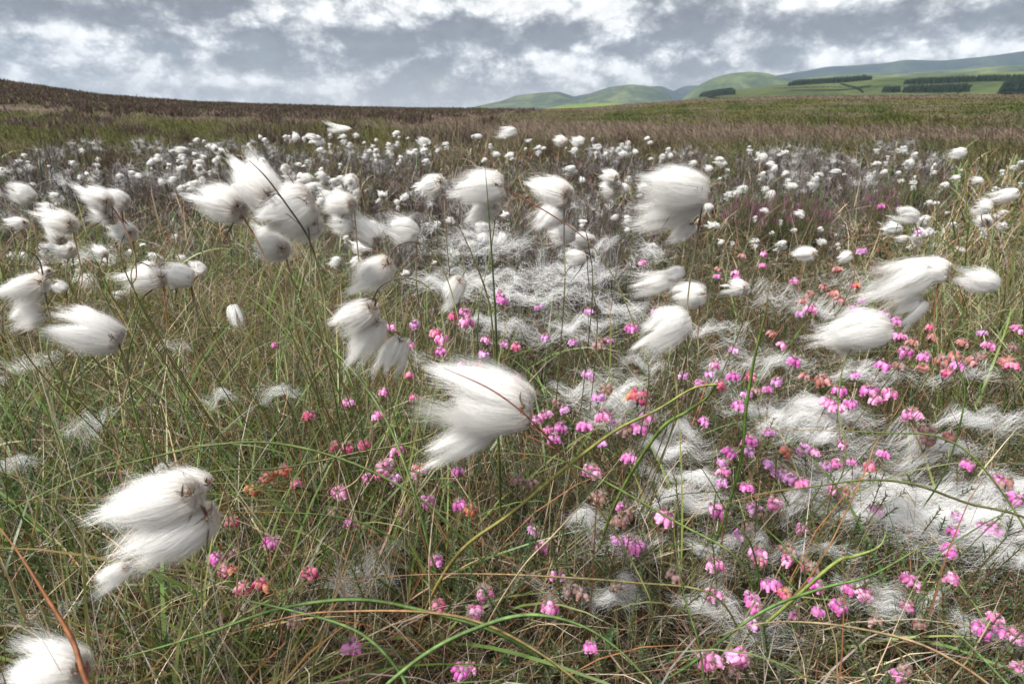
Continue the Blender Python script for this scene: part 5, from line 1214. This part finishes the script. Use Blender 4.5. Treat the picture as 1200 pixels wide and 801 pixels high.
    shd = math_('ADD', 1.0, math_('ADD', math_('MULTIPLY', math_('SUBTRACT', fine, .5), .7), math_('MULTIPLY', math_('SUBTRACT', puff, .3), .42))); shd = math_('MULTIPLY', shd, 10.4)
    vs = N.new('ShaderNodeVectorMath'); vs.operation = 'SCALE'; L.new(rp.outputs[0], vs.inputs[0]); L.new(shd, vs.inputs['Scale']); deck = vs.outputs[0]
    # low sky: bluish grey murk under the deck
    low = mrange(z, 0.0, 0.085, 1.0, 0.0)
    murk = mix(mrange(big, .4, .6), (4.1, 4.45, 5.0), (5.7, 5.95, 6.3))
    deck = mix(math_('MULTIPLY', low, .55), deck, murk)
    # blue gaps where the clear sky shows
    gap = mrange(noise(4.2, 6, .5, .2, (7, 7, 3)), .62, .72, 0.0, .22)
    col = mix(gap, deck, sky.outputs[0])
    # overcast skies are brighter overhead
    ov = math_('MULTIPLY', mrange(z, .20, 0.8, 1.0, 2.3, False), 0.56)
    vm = N.new('ShaderNodeVectorMath'); vm.operation = 'SCALE'; L.new(col, vm.inputs[0]); L.new(ov, vm.inputs['Scale'])
    L.new(vm.outputs[0], bg.inputs['Color']); L.new(bg.outputs[0], out.inputs[0])
world()

sun = bpy.data.lights.new('sun', 'SUN'); sun.energy = 3.5; sun.angle = math.radians(7); sun.color = (1.0, .975, .94)
so = bpy.data.objects.new('sun', sun); COL.objects.link(so)
dv = Vector((math.sin(SUN_AZ) * math.cos(SUN_EL), math.cos(SUN_AZ) * math.cos(SUN_EL), math.sin(SUN_EL)))
so.rotation_euler = dv.to_track_quat('Z', 'Y').to_euler()

cam = bpy.data.cameras.new('camera'); cam.sensor_width = 36; cam.lens = F / 1200 * 36; cam.clip_start = .02; cam.clip_end = 40000
cam.dof.use_dof = True; cam.dof.focus_distance = .62; cam.dof.aperture_fstop = 13
co = bpy.data.objects.new('camera', cam); COL.objects.link(co); co.location = (0, 0, CZ); co.rotation_euler = (math.pi / 2 - T, 0, 0)
SC.camera = co
SC.view_settings.view_transform = 'Standard'; SC.view_settings.look = 'None'; SC.view_settings.exposure = 0.88; SC.view_settings.gamma = 1.0
SC.cycles.max_bounces = 6; SC.cycles.diffuse_bounces = 3; SC.cycles.transmission_bounces = 4; SC.cycles.glossy_bounces = 2; SC.cycles.volume_bounces = 0
SC.cycles.use_denoising = True; SC.cycles.denoiser = 'OPENIMAGEDENOISE'; SC.cycles.denoising_input_passes = 'RGB_ALBEDO_NORMAL'; SC.cycles.denoising_prefilter = 'ACCURATE'
SC.cycles.caustics_reflective = False; SC.cycles.caustics_refractive = False
